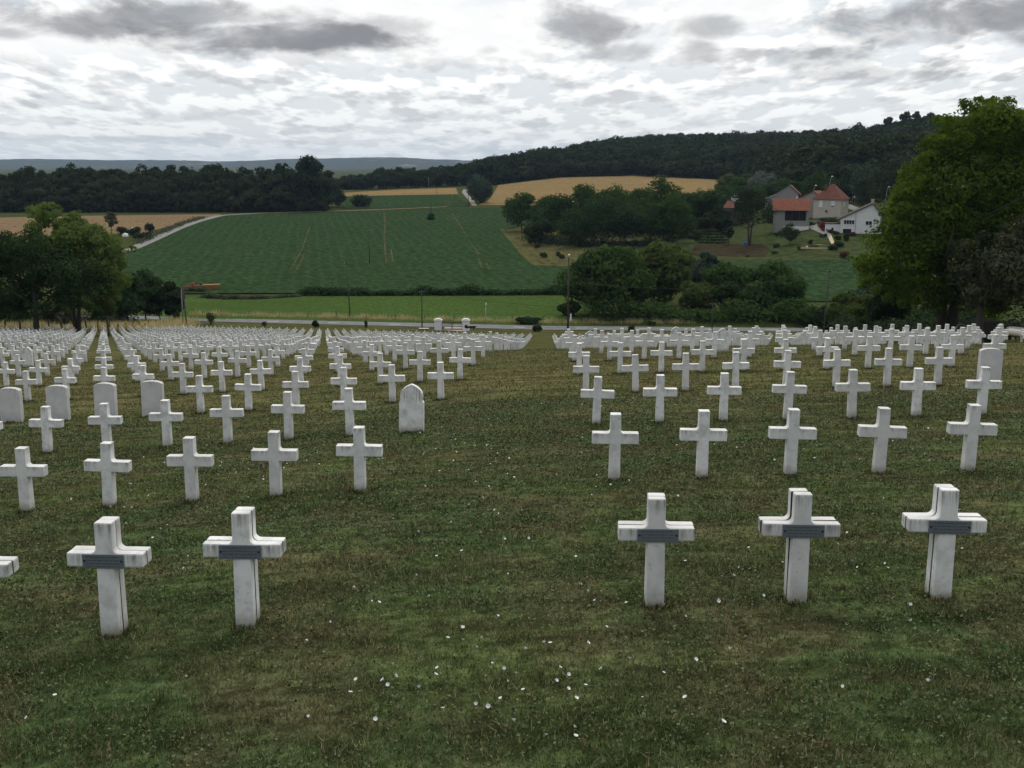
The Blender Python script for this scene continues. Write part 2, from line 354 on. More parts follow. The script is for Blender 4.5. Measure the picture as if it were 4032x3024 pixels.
class MB:
    def __init__(s): s.v = []; s.f = []
    def add(s, v, f):
        n = len(s.v); s.v += [tuple(q) for q in v]; s.f += [tuple(i + n for i in q) for q in f]; return s
    def box(s, x0, x1, y0, y1, z0, z1):
        return s.add([(x0, y0, z0), (x1, y0, z0), (x1, y1, z0), (x0, y1, z0), (x0, y0, z1), (x1, y0, z1), (x1, y1, z1), (x0, y1, z1)],
                     [(3, 2, 1, 0), (4, 5, 6, 7), (0, 1, 5, 4), (1, 2, 6, 5), (2, 3, 7, 6), (3, 0, 4, 7)])
    def prism(s, poly, y0, y1):            # poly in (x, z), counter-clockwise seen from -y
        n = len(poly)
        return s.add([(a, y0, b) for a, b in poly] + [(a, y1, b) for a, b in poly],
                     [tuple(range(n)), tuple(range(2 * n - 1, n - 1, -1))] + [((i + 1) % n, i, i + n, (i + 1) % n + n) for i in range(n)])
    def tube(s, pts, rad, k=8, cap=True):
        pts = [Vector(p) for p in pts]; rad = rad if isinstance(rad, (list, tuple)) else [rad] * len(pts)
        vs, fs = [], []
        for i, p in enumerate(pts):
            t = (pts[min(i + 1, len(pts) - 1)] - pts[max(i - 1, 0)]).normalized()
            a = t.orthogonal().normalized() if i == 0 else (a - t * a.dot(t)).normalized()
            b = t.cross(a)
            vs += [p + (a * math.cos(2 * math.pi * j / k) + b * math.sin(2 * math.pi * j / k)) * rad[i] for j in range(k)]
        for i in range(len(pts) - 1):
            for j in range(k): fs.append((i * k + j, i * k + (j + 1) % k, (i + 1) * k + (j + 1) % k, (i + 1) * k + j))
        if cap: fs += [tuple(range(k - 1, -1, -1)), tuple(range((len(pts) - 1) * k, len(pts) * k))]
        return s.add(vs, fs)
    def mesh(s, name, smooth=False):
        me = bpy.data.meshes.new(name); me.from_pydata(s.v, [], s.f); me.update()
        bm = bmesh.new(); bm.from_mesh(me); bmesh.ops.recalc_face_normals(bm, faces=bm.faces); bm.to_mesh(me); bm.free()
        if smooth: me.polygons.foreach_set('use_smooth', [True] * len(me.polygons))
        return me
    def build(s, name, mat, parent=None, smooth=False): return link(name, s.mesh(name, smooth), mat, parent)

# ---------------------------------------------------------------- terrain
LA = .0335                                   # the rows of graves are turned a little
DY, Y0 = 5.962, 9.264
XL, XR, SL, SR = -2.722, .964, 1.240, 1.255
def lat(lx, ly): return lx * math.cos(LA) + ly * math.sin(LA), -lx * math.sin(LA) + ly * math.cos(LA)
def pchip(xs, ys):
    xs = np.array(xs, float); ys = np.array(ys, float); h = np.diff(xs); dl = np.diff(ys) / h
    m = np.zeros(len(xs)); m[0] = dl[0]; m[-1] = dl[-1]
    for i in range(1, len(xs) - 1):
        if dl[i - 1] * dl[i] > 0:
            w1 = 2 * h[i] + h[i - 1]; w2 = h[i] + 2 * h[i - 1]
            m[i] = (w1 + w2) / (w1 / dl[i - 1] + w2 / dl[i])
    def f(x):
        x = np.asarray(x, float); i = np.clip(np.searchsorted(xs, x) - 1, 0, len(xs) - 2)
        xx = np.clip(x, xs[0], xs[-1])
        t = (xx - xs[i]) / h[i]
        r = (1 + 2 * t) * (1 - t) ** 2 * ys[i] + t * (1 - t) ** 2 * h[i] * m[i] + t * t * (3 - 2 * t) * ys[i + 1] + t * t * (t - 1) * h[i] * m[i + 1]
        return r + np.where(x < xs[0], (x - xs[0]) * m[0], 0)
    return f
NEAR = pchip([2, 9.26, 15.2, 21.2, 27.1, 33.1, 39.1, 45, 51, 60, 70, 95, 121, 145, 168, 176, 181, 190, 200, 240],
             [-3.30, -3.988, -4.568, -5.17, -5.785, -6.446, -7.10, -7.87, -8.66, -10.2, -11.92, -16.1, -20.2, -23.6, -26.65, -27.25, -27.45, -27.75, -27.8, -27.4])
CSL = pchip([0, 9, 15, 40, 50, 57, 79, 110, 168, 200, 240], [.072, .068, .056, .050, .038, .030, 0, -.012, -.019, -.010, 0])
CSR = pchip([0, 9, 15, 30, 57, 79, 100, 140, 168, 200, 240], [.066, .064, .056, .045, .030, .020, .022, .02, .006, 0, 0])
TY = [190, 240, 300, 400, 520, 640, 760, 900, 1100, 1500, 2500, 9000]
TT = [-.9, -.6, -.3, -.15, -.03, .03, .10, .18, .30, .38, .6, .9]
TZ = [[-27, -26.5, -25.5, -24, -22.5, -21, -20, -20, -22, -25, -25, -25],
      [-27.3, -26.8, -25.5, -24, -22.5, -21, -20, -20, -22, -25, -25, -25],
      [-27.7, -27.2, -25.8, -24.2, -22.5, -20.5, -19, -19, -22, -25, -25, -25],
      [-27.8, -27.3, -26, -24.2, -22.4, -19, -17, -18, -21, -25, -25, -25],
      [-27.8, -27.4, -26, -24.3, -22.2, -17.4, -14.4, -14, -16, -24, -25, -25],
      [-27.8, -27.3, -25.9, -24, -21.2, -16.8, -10.8, -6, -4, -18, -25, -25],
      [-27.8, -27.2, -25.6, -23, -20.4, -15, -9, 2, 10, 2, -25, -25],
      [-27.8, -27, -24.4, -21, -18.3, -12, -7.3, 6, 14, 6, -25, -25],
      [-27.8, -25.8, -18.9, -12.5, -7, -1, 6, 14, 20, 10, -25, -25],
      [-27.6, -25.4, -18.6, -10.5, -3.5, 4, 11, 20, 25, 12, -25, -25],
      [-27, -24, -17, -8, 0, 7, 14, 22, 26, 12, -25, -25],
      [-27, -24, -17, -8, 0, 7, 14, 22, 26, 12, -25, -25]]
_tf = [pchip(TY, r_) for r_ in TZ]
def H(X, Y):
    X = np.asarray(X, float); Y = np.asarray(Y, float)
    lx = X * math.cos(LA) - Y * math.sin(LA); ly = X * math.sin(LA) + Y * math.cos(LA)
    lyc = np.clip(ly, -40, 240)
    cs = np.where(lx < 0, CSL(np.clip(lyc, 0, 240)) * np.maximum(lx, -75), CSR(np.clip(lyc, 0, 240)) * (14 * np.tanh(np.minimum(lx, 60) / 14) * np.where(lyc < 60, 1, np.clip(1 - (lyc - 60) / 30, 0, 1)) + np.minimum(lx, 60) * np.clip((lyc - 60) / 30, 0, 1)))
    zn = NEAR(lyc) + cs + .16 * (np.exp(-(lx + .9) ** 2 / 32) - .55) * np.clip(1 - lyc / 70, 0, 1)
    t = np.clip(X / np.maximum(Y, 50), TT[0], TT[-1] - 1e-6)
    A = np.stack([f(np.clip(Y, 190, 9000)) for f in _tf])
    i = np.clip(np.searchsorted(TT, t) - 1, 0, len(TT) - 2); T = np.array(TT)
    fr = (t - T[i]) / (T[i + 1] - T[i]); fr = fr * fr * (3 - 2 * fr)
    if A.ndim == 1: zf = A[i] * (1 - fr) + A[i + 1] * fr
    else:
        sh = np.indices(i.shape)
        zf = A[(i, *sh)] * (1 - fr) + A[(i + 1, *sh)] * fr
    b = np.clip((Y - 195) / 40, 0, 1); b = b * b * (3 - 2 * b)
    return zn * (1 - b) + zf * b
def h1(X, Y): return float(H(np.array([X]), np.array([Y]))[0])
_s, _c = math.sin(PITCH), math.cos(PITCH)
_YM = np.concatenate([np.geomspace(4, 5000, 1500)])
def ground_at(px, py):
    """where the line of sight through a photo pixel meets the terrain (vectorised)"""
    px = np.atleast_1d(np.asarray(px, float)); py = np.atleast_1d(np.asarray(py, float))
    a = (px - CX) / FPX; b = (CY - py) / FPX
    dx = a; dy = _c + b * _s; dz = -_s + b * _c
    out = np.zeros((len(px), 3))
    for k in range(len(px)):
        X = dx[k] / dy[k] * _YM; Z = dz[k] / dy[k] * _YM
        D = Z - H(X, _YM)
        j = np.argmax(D < 0) if (D < 0).any() else len(_YM) - 1
        j = max(j, 1); f = D[j - 1] / (D[j - 1] - D[j]) if D[j] < 0 else 1
        yy = _YM[j - 1] + (_YM[j] - _YM[j - 1]) * f
        out[k] = (dx[k] / dy[k] * yy, yy, 0)
    out[:, 2] = H(out[:, 0], out[:, 1])
    return out
def at(px, py): return tuple(ground_at(px, py)[0])
def at_depth(px, D):
    X = (px - CX) / FPX * D; Y = D
    for _ in range(6): Y = (D + h1(X, Y) * _s) / _c
    return X, Y, h1(X, Y)
def depth(p): return p[1] * _c - p[2] * _s
def mpp(p): return depth(p) / FPX                 # metres per photo pixel there

# ground sheet
ys = np.concatenate([np.arange(-30, 4, 2.0), np.arange(4, 60, .8), np.arange(60, 200, 1.6), np.geomspace(200, 9000, 150)])
ts = np.linspace(-.95, .95, 180)
GY, GT = np.meshgrid(ys, ts, indexing='ij')
GX = np.clip(GT * (np.maximum(GY, 0) + 45), -6500, 6500)
V = np.stack([GX, GY, H(GX, GY)], -1).reshape(-1, 3)
ny, nx = GY.shape
idx = np.arange(ny * nx).reshape(ny, nx)
F = np.stack([idx[:-1, :-1], idx[:-1, 1:], idx[1:, 1:], idx[1:, :-1]], -1).reshape(-1, 4)
g = link('ground', np_mesh('ground', V, F, True), M['ground']); tag(g, kind='structure')

def sheet(name, edges, mat, lift, n=40, m=24, kind='structure', label=None):
    """a land parcel laid on the terrain; each edge is a polyline of photo points from far to near"""
    E = []
    for e in edges:
        e = np.array(e, float); k = np.linspace(0, 1, len(e)); s = np.linspace(0, 1, n)
        E.append(np.stack([np.interp(s, k, e[:, 0]), np.interp(s, k, e[:, 1])], -1))
    E = np.stack(E, 1); q = np.linspace(0, len(edges) - 1, m)
    P = np.stack([[[np.interp(q, range(len(edges)), E[r, :, 0])], [np.interp(q, range(len(edges)), E[r, :, 1])]] for r in range(n)])
    P = P[:, :, 0, :]
    W = ground_at(P[:, 0].ravel(), P[:, 1].ravel()); W[:, 2] += lift
    idx = np.arange(n * m).reshape(n, m)
    F = np.stack([idx[1:, :-1], idx[1:, 1:], idx[:-1, 1:], idx[:-1, :-1]], -1).reshape(-1, 4)
    o = link(name, np_mesh(name, W, F, True), mat); tag(o, label, kind=kind); return o
def ribbon(name, pts, width, mat, lift, step=3.0, kind='structure', world=False):
    W = np.array(pts, float) if world else ground_at([p[0] for p in pts], [p[1] for p in pts])[:, :2]
    seg = np.r_[0, np.cumsum(np.hypot(*np.diff(W, axis=0).T))]; s = np.arange(0, seg[-1] + step, step)
    X = np.interp(s, seg, W[:, 0]); Y = np.interp(s, seg, W[:, 1])
    if len(pts) > 2:
        for _ in range(3): X[1:-1] = (X[:-2] + 2 * X[1:-1] + X[2:]) / 4; Y[1:-1] = (Y[:-2] + 2 * Y[1:-1] + Y[2:]) / 4
    tx, ty = np.gradient(X), np.gradient(Y); L = np.hypot(tx, ty) + 1e-9; nx_, ny_ = -ty / L, tx / L
    rows = []
    for a in np.linspace(-.5, .5, 5):
        x_ = X + nx_ * a * width; y_ = Y + ny_ * a * width; rows.append(np.stack([x_, y_, H(x_, y_) + lift], -1))
    Vv = np.stack(rows, 1).reshape(-1, 3); k = len(X); idx = np.arange(k * 5).reshape(k, 5)
    F = np.stack([idx[:-1, :-1], idx[:-1, 1:], idx[1:, 1:], idx[1:, :-1]], -1).reshape(-1, 4)
    o = link(name, np_mesh(name, Vv, F, True), mat); tag(o, kind=kind); return o

# far blue plateau
def hills():
    xs = np.linspace(-6300, 6300, 260); rr = np.random.RandomState(3); rows = []
    ph = rr.rand(8) * 6
    rid = 22 + 5 * np.sin(xs / 900 + ph[0]) + 3.5 * np.sin(xs / 380 + ph[1]) + 2.5 * np.sin(xs / 140 + ph[2]) + rr.randn(len(xs)) * .9
    rid = np.where((xs > -1900) & (xs < -250), rid + 16 * np.sin(np.clip((xs + 1900) / 1650, 0, 1) * math.pi) ** .7, rid)
    rid = rid + np.clip((-xs - 2200) / 1800, 0, 1) * 14
    for (yy, fz) in [(6600, -30), (7000, None), (7400, .45), (7900, .8), (8400, 1.0), (8800, .9), (9300, .2)]:
        if fz == -30: zz = np.full_like(xs, -30)
        elif fz is None: zz = -24 + rid * .25
        else: zz = -24 + (rid + 24) * fz
        rows.append(np.stack([xs, np.full_like(xs, yy) + 120 * np.sin(xs / 500), zz + rr.randn(len(xs)) * .8], -1))
    Vv = np.stack(rows).reshape(-1, 3); k = len(xs); idx = np.arange(len(rows) * k).reshape(len(rows), k)
    F = np.stack([idx[:-1, :-1], idx[:-1, 1:], idx[1:, 1:], idx[1:, :-1]], -1).reshape(-1, 4)
    def f(nt, b):
        q = nt.noise(nt.geo(), .0035, 5, .65); s_ = nt.noise(nt.geo(), .03, 4, .7)
        c = nt.mix(nt.ramp(s_, .35, .65), (.030, .036, .028), (.062, .068, .048))
        nt.put(b.inputs['Base Color'], nt.mix(nt.ramp(q, .60, .66), c, (.22, .19, .10)))
        bump(nt, b, s_, 1.0, 8)
    o = link('hills', np_mesh('hills', Vv, F, False), material('far_wooded_slope', f, .95, 0)); tag(o, kind='structure')
hills()

# land parcels
sheet('beet_field', [[(870, 848), (700, 905), (590, 957), (520, 990), (480, 1040), (450, 1100), (430, 1160)],
                     [(1350, 833), (1300, 900), (1280, 960), (1270, 1010), (1260, 1060), (1250, 1110), (1240, 1158)],
                     [(2195, 812), (2190, 860), (1990, 905), (2060, 1000), (2110, 1046), (2245, 1053), (2260, 1158)]], M['beet'], .25, 60, 40)
sheet('beet_field', [[(1300, 776), (1330, 797), (1345, 824)], [(1800, 770), (1830, 795), (1850, 815)]], M['beet'], .25, 14, 20)
sheet('beet_field', [[(2760, 1050), (2740, 1100), (2700, 1180)], [(3080, 1030), (3060, 1100), (3040, 1190)], [(3560, 1020), (3560, 1100), (3560, 1190)]], M['beet'], .25, 24, 24)
sheet('stubble_field', [[(1962, 730), (1945, 760), (1930, 785), (1885, 808)], [(2200, 700), (2190, 730), (2180, 770), (2180, 812)], [(2500, 693), (2500, 730), (2500, 770), (2500, 812)], [(2900, 712), (2900, 740), (2900, 770), (2900, 806)]], M['stubble'], .2, 24, 40)
sheet('stubble_field', [[(1290, 764), (1320, 775)], [(1560, 748), (1560, 770)], [(1795, 741), (1805, 766)]], M['stubble'], .2, 10, 24)
sheet('stubble_field', [[(-80, 860), (-80, 900), (-80, 940)], [(300, 852), (300, 890), (300, 930)], [(560, 849), (560, 880), (560, 922)], [(700, 847), (700, 865), (700, 884)], [(868, 845), (868, 847), (868, 850)]], M['stubble_tan'], .2, 16, 40)
sheet('meadow', [[(560, 1170), (600, 1215), (640, 1256)], [(1300, 1167), (1300, 1215), (1300, 1263)], [(1800, 1167), (1800, 1220), (1800, 1270)], [(2300, 1167), (2300, 1225), (2300, 1281)]], M['meadow'], .06, 24, 40)
sheet('meadow', [[(430, 1150), (420, 1190), (420, 1225)], [(720, 1150), (640, 1190), (600, 1235)]], M['meadow'], .05, 10, 10)
sheet('rough_grass', [[(1990, 905), (2060, 1000), (2110, 1043), (2130, 1050)], [(2120, 900), (2180, 980), (2260, 1030), (2280, 1048)], [(2480, 930), (2480, 980), (2480, 1020), (2480, 1045)]], M['scrubgrass'], .10, 20, 20)
sheet('garden_lawn', [[(2660, 900), (2600, 980), (2560, 1040)], [(3000, 890), (2960, 980), (2940, 1046)], [(3330, 900), (3330, 980), (3330, 1030)], [(3620, 880), (3600, 960), (3580, 1020)]], M['lawn'], .10, 26, 30)
sheet('turned_soil', [[(2715, 883), (2712, 915)], [(2865, 880), (2870, 912)]], M['turned'], .16, 6, 8)
sheet('turned_soil', [[(2745, 965), (2720, 990), (2700, 1010)], [(3000, 962), (3035, 985), (3010, 1012)]], M['turned'], .16, 8, 12)
# tracks and tramlines
ribbon('farm_track', [(430, 1012), (520, 983), (600, 948), (700, 902), (780, 873), (870, 850), (1000, 843), (1200, 836)], 4.0, M['gravel'], .30)
ribbon('farm_track', [(1000, 843), (1350, 833), (1600, 824), (1760, 817)], 3.0, M['dirt'], .42)
ribbon('farm_track', [(1868, 812), (1858, 795), (1838, 772), (1826, 758), (1834, 747)], 2.6, M['gravel'], .34)
for pts, wd in [([(1512, 838), (1517, 880), (1513, 930), (1516, 985), (1522, 1036)], .9), ([(1538, 985), (1543, 1005), (1547, 1036)], .8), ([(1522, 1012), (1535, 1013)], .8),
                ([(1221, 895), (1205, 940), (1190, 985), (1165, 1030), (1142, 1070)], .6), ([(1200, 1000), (1185, 1035), (1166, 1070)], .5),
                ([(1778, 842), (1805, 880), (1822, 905)], .9), ([(1822, 905), (1850, 955), (1880, 1000), (1897, 1058)], .35), ([(1868, 980), (1888, 1003)], .8), ([(1915, 1040), (1928, 1062)], .8), ([(1885, 1035), (1899, 1060)], .8), ([(1768, 850), (1800, 885), (1802, 892)], .5), ([(1800, 886), (1850, 872), (1925, 866)], .6),
                ([(1750, 790), (1766, 816)], .8), ([(1762, 790), (1778, 815)], .8), ([(1020, 940), (960, 975), (890, 990)], .3), ([(900, 1030), (860, 1035)], .5)]:
    ribbon('tramline', pts, wd * .6, M['tram'], .31, 2.0)
ribbon('dirt_edge', [(1975, 905), (2010, 945), (2060, 1005), (2105, 1046)], 1.6, M['scrubgrass'], .34)
ribbon('dirt_edge', [(2105, 1046), (2180, 1052), (2300, 1050)], 2.2, M['scrubgrass'], .32)
for pts in [[(2040, 930), (2090, 985), (2140, 1040)], [(2060, 925), (2130, 990), (2180, 1040)]]: ribbon('dirt_edge', pts, 1.0, M['scrubgrass'], .22)
# road with centre dashes and verge
road_px = [(560, 1262), (700, 1259), (850, 1265), (1200, 1271.5), (1500, 1276), (1700, 1281), (2000, 1287), (2300, 1292), (2600, 1298), (2900, 1302), (3200, 1305)]
RW = ground_at([p[0] for p in road_px], [p[1] for p in road_px])
pf = np.polyfit(RW[3:9, 0], RW[3:9, 1], 1)
road_y = lambda X: pf[0] * X + pf[1] + (.0016 * (X + 40) ** 2 if X < -40 else 0)
rx = np.linspace(-130, 120, 60)
ribbon('road', [(q, road_y(q)) for q in rx], 6.0, M['asphalt'], .06, 3.0, world=True)
ribbon('verge', [(q, road_y(q) + 5.0) for q in np.linspace(-95, 120, 60)], 3.6, M['verge'], .05, 3.0, world=True)
for q in -31.9 + 10.7 * np.arange(-3, 9):
    ribbon('road_dash', [(q, road_y(q)), (q + 1.95, road_y(q + 1.95))], .26, M['paint'], .075, .5, world=True)

# ---------------------------------------------------------------- graves
def arc(cx, cz, r, a0, a1, n): return [(cx + r * math.cos(R(a0 + (a1 - a0) * i / n)), cz + r * math.sin(R(a0 + (a1 - a0) * i / n))) for i in range(n + 1)]
def outline_mesh(name, poly, dep, bev, seg=2, y0=None):
    bm = bmesh.new(); y0 = -dep / 2 if y0 is None else y0
    vs = [bm.verts.new((a, y0, b)) for a, b in poly]; f = bm.faces.new(vs)
    r = bmesh.ops.extrude_face_region(bm, geom=[f])
    bmesh.ops.translate(bm, vec=(0, dep, 0), verts=[q for q in r['geom'] if isinstance(q, bmesh.types.BMVert)])
    bmesh.ops.recalc_face_normals(bm, faces=bm.faces)
    if bev: bmesh.ops.bevel(bm, geom=[e for e in bm.edges if e.calc_face_angle(0) > .7], offset=bev, segments=seg, affect='EDGES', profile=.6, clamp_overlap=True)
    me = bpy.data.meshes.new(name); bm.to_mesh(me); bm.free(); return me
def cross_outline(sw, aw, zb, zt, top, fil, flare=.006, n=5):
    h = sw / 2; right = [(h + flare, -.18), (h, zb), (aw, zb), (aw, zt)]
    right += [(h + fil - fil * math.sin(R(90 * i / n)), zt + fil - fil * math.cos(R(90 * i / n))) for i in range(n + 1)]
    right += [(h, top)]
    return right + [(-a, b) for a, b in reversed(right)]
def dot(name, r=.006, y=0): return MB().tube([(0, 0, 0), (0, -.004, 0)], r, 8).mesh(name)
CR_A = outline_mesh('front_cross', cross_outline(.154, .333, .630, .750, 1.015, .045), .102, .015)
CR_B = outline_mesh('cross', cross_outline(.152, .330, .548, .703, .975, .040), .150, .009)
CR_C = outline_mesh('far_cross', cross_outline(.150, .330, .548, .703, .975, .03, n=2), .150, 0)
SLAB = outline_mesh('slab', [(.275, -.2), (.272, .845)] + [(.272 * math.cos(t), .845 + .075 * math.sin(t) ** 1.0) for t in np.linspace(.12, math.pi - .12, 15)] + [(-.272, .845), (-.275, -.2)], .17, .008)
def stele_outline():
    r = [(.250, -.2), (.246, .60), (.243, .625), (.228, .645), (.221, .662), (.220, .685), (.226, .71)]
    r += [(.228, .735), (.225, .765), (.214, .81), (.192, .856), (.160, .897), (.118, .931), (.068, .959), (.030, .976), (0, .986)]
    return r + [(-a, b) for a, b in reversed(r[:-1])]
STELE = outline_mesh('stele', stele_outline(), .13, .008)
for me in (CR_A, CR_B, CR_C): me.materials.append(M['cross'])
CR_A.materials.append(M['joint'])                     # inner faces of a back-to-back pair, painted black as the gap's shade
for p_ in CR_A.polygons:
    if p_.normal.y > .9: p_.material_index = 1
SLAB.materials.append(M['slab']); STELE.materials.append(M['cross'])
PLQ = outline_mesh('plaque', [(.180, -.060), (.180, .060), (-.180, .060), (-.180, -.060)], .012, .002, 1)
PLQ.materials.append(M['plaque'])
SCRW = dot('screw', .009); SCRW.materials.append(M['screw'])
ORD = ['', 'first', 'second', 'third', 'fourth', 'fifth', 'sixth', 'seventh', 'eighth', 'ninth', 'tenth', 'eleventh', 'twelfth', 'thirteenth', 'fourteenth', 'fifteenth', 'sixteenth', 'seventeenth', 'eighteenth', 'nineteenth', 'twentieth']
def ordn(k):
    if k <= 20: return ORD[k]
    return {2: 'twenty-', 3: 'thirty-', 4: 'forty-', 5: 'fifty-'}[k // 10] + (ORD[k % 10] if k % 10 else 'tieth').replace('tieth', 'th')
rng = random.Random(11)
FACE = R(-2.0)
def node(side, row, col):
    lx = XL - col * SL if side == 0 else XR + col * SR
    return lat(lx, Y0 + (row - 1) * DY)
NROW = 27
specials = {}                                   # (side, row, col) -> kind
for c in (6, 7, 8, 9): specials[(0, 4, c)] = 'slab'
specials[(0, 3, 0)] = 'stele'; specials[(1, 4, 8)] = 'slab'
def nearest(px, D):
    X, Y = (px - CX) / FPX * D, D; Y = (D + h1(X, Y) * _s) / _c
    lx = X * math.cos(LA) - Y * math.sin(LA); ly = X * math.sin(LA) + Y * math.cos(LA)
    r_ = int(round((ly - Y0) / DY)) + 1
    return (0, r_, max(0, int(round((XL - lx) / SL)))) if lx < -.9 else (1, r_, max(0, int(round((lx - XR) / SR))))
for px, D, kd in [(223, 57, 'slab'), (2, 50, 'stele'), (540, 79, 'stele'), (703, 80, 'stele'), (780, 82, 'stele'), (761, 116, 'stele'), (918, 92, 'stele'),
                  (1437, 57, 'stele'), (1318, 68, 'stele'), (1400, 96, 'stele'), (1366, 104, 'stele'), (1205, 98, 'stele'), (1120, 100, 'stele'), (1180, 108, 'stele'),
                  (1215, 116, 'slab'), (2327, 57, 'stele'), (2422, 68, 'stele'), (2612, 51, 'stele'), (2853, 45, 'stele'), (2706, 62, 'stele'), (2800, 63, 'stele'), (2249, 75, 'slab'), (3670, 63, 'stele'), (1962, 150, 'slab')]:
    specials.setdefault(nearest(px, D), kd)
def pix(p):
    dd = p[1] * _c - p[2] * _s; uu = p[1] * _s + p[2] * _c
    return CX + FPX * p[0] / dd, CY - FPX * uu / dd, dd
graves = []
for row in range(1, NROW + 1):
    for side in (0, 1):
        for col in range(0, 75):
            X, Y = node(side, row, col)
            if side == 1:
                lx = XR + col * SR; ly = Y0 + (row - 1) * DY
                if lx > 24.6 + max(0, ly - 57) * .167: continue
            z_ = h1(X, Y); px, py, dd = pix((X, Y, z_))
            if side == 0 and X < -64 + (Y - 168) * .02: continue
            if px < -1.2 * FPX / dd * .6 - 120 or px > 4032 + .5 * FPX / dd + 60: continue
            graves.append((dd, side, row, col, X, Y, z_))
graves.sort()
def slab_label(kd, side, row, col):
    sd = 'left' if side == 0 else 'right'
    if kd == 'slab': return f'grey stone slab with gently curved top, {ordn(col + 1)} place {sd} of aisle, {ordn(row)} row'
    return f'white pointed-arch headstone with notched shoulders, {ordn(col + 1)} place {sd} of aisle, {ordn(row)} row'
n_cross = 0; far_nodes = []
proto = {}
def put(me, name, X, Y, z_, label, cat, group, rz=None, tilt=.012, s=1.0):
    o = bpy.data.objects.new(name, me); COL.objects.link(o)
    o.location = (X, Y, z_); o.rotation_euler = (rng.gauss(-.01, tilt), rng.gauss(0, tilt), (FACE if rz is None else rz) + rng.gauss(0, .012)); o.scale = (1, 1, s)
    return tag(o, label, cat, group)
for dd, side, row, col, X, Y, z_ in graves:
    kd = specials.get((side, row, col), 'cross'); sd = 'left' if side == 0 else 'right'
    if kd == 'slab': put(SLAB, 'headstone_slab', X, Y, z_, slab_label(kd, side, row, col), 'headstone', 'rounded grey headstone slabs'); continue
    if kd == 'stele': put(STELE, 'headstone_stele', X, Y, z_, slab_label(kd, side, row, col), 'headstone', 'pointed white headstones'); continue
    if row == 1:
        a = FACE; fx, fy = math.sin(-a), math.cos(a)
        place = f'{ordn(col + 1)} {sd} of the grass aisle'
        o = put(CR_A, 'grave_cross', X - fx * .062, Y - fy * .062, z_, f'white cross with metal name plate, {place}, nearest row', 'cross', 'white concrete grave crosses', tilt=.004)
        if side == 0: o.scale = (1.05, 1.05, 1.075)
        p = bpy.data.objects.new('name_plaque', PLQ); COL.objects.link(p); p.parent = o; p.location = (.012 if side else -.01, -.0575, .684)
        for q in (-1, 1):
            sc_ = bpy.data.objects.new('screw', SCRW); COL.objects.link(sc_); sc_.parent = p; sc_.location = (q * .161, -.006, .004)
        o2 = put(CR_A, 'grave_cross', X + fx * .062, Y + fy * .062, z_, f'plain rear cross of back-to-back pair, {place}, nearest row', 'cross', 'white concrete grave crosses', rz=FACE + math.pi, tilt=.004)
        if side == 0: o2.scale = (1.05, 1.05, 1.075)
        n_cross += 2; continue
    if n_cross < 296:
        put(CR_B, 'grave_cross', X, Y, z_, f'white concrete cross, {ordn(col + 1)} {sd} of the grass aisle, {ordn(row)} row from the front', 'cross', 'white concrete grave crosses', s=rng.uniform(.985, 1.02))
        n_cross += 1
    else: far_nodes.append((X, Y, z_))
V0 = np.array([v.co for v in CR_C.vertices]); polys = [list(p.vertices) for p in CR_C.polygons]
mbv = []; mbf = []
for i, (X, Y, z_) in enumerate(far_nodes):
    a = FACE + rng.gauss(0, .015); t1, t2 = rng.gauss(-.01, .015), rng.gauss(0, .015)
    Mx = np.array(Matrix.Translation((X, Y, z_)) @ Matrix.Rotation(a, 4, 'Z') @ Matrix.Rotation(t1, 4, 'X') @ Matrix.Rotation(t2, 4, 'Y'))
    mbv.append(V0 @ Mx[:3, :3].T + Mx[:3, 3]); mbf += [[k + i * len(V0) for k in p] for p in polys]
me = bpy.data.meshes.new('distant_crosses'); me.from_pydata(np.concatenate(mbv).tolist(), [], mbf); me.update()
def f_farstone(nt, b):
    r = nt.geo('Random Per Island'); nt.put(b.inputs['Base Color'], nt.mix(r, (.52, .52, .515), (.70, .70, .695)))
o = link('distant_crosses', me, material('white_concrete_distant', f_farstone, .85, .2))
tag(o, 'massed rows of small white crosses further down the slope', 'crosses', kind='stuff')

# ---------------------------------------------------------------- grass blades, clover, flowers
nr = np.random.RandomState(5)
def scatter_lawn(n, d0, d1, pw):
    """random points on the lawn, denser towards the near end"""
    u_ = nr.rand(n); dd = (d0 ** pw + u_ * (d1 ** pw - d0 ** pw)) ** (1 / pw)
    X = (nr.rand(n) * 2 - 1) * (dd * .50 + 1.2); return X, dd
def blades(n, d0, d1, pw, h0, h1_, w0, w1):
    X, Y = scatter_lawn(n, d0, d1, pw)
    tuft = np.sin(X * 3.1 + np.sin(Y * 2.3) * 2) * np.sin(Y * 3.7 + np.cos(X * 1.7) * 2)
    keep = nr.rand(n) < .72 + .28 * tuft; X, Y, tuft = X[keep], Y[keep], tuft[keep]; n = len(X)
    Z = H(X, Y); a = nr.rand(n) * 6.283; hh = (h0 + (h1_ - h0) * nr.rand(n) ** 1.6) * (1 + .35 * tuft); ww = w0 + (w1 - w0) * nr.rand(n)
    ln = nr.rand(n) ** .7 * 1.25; b = nr.rand(n) * 6.283
    cx_, sx_ = np.cos(a) * ww / 2, np.sin(a) * ww / 2
    A = np.stack([X - cx_, Y - sx_, Z - .004], -1); B = np.stack([X + cx_, Y + sx_, Z - .004], -1)
    T = np.stack([X + np.cos(b) * hh * np.sin(ln), Y + np.sin(b) * hh * np.sin(ln), Z + hh * np.cos(ln)], -1)
    return np.stack([A, B, T], 1).reshape(-1, 3)
Vb = np.concatenate([blades(230000, 5.2, 11, 1.2, .022, .075, .005, .011), blades(230000, 11, 24, 1.2, .025, .080, .009, .018), blades(220000, 24, 64, 1.1, .03, .095, .018, .042)])
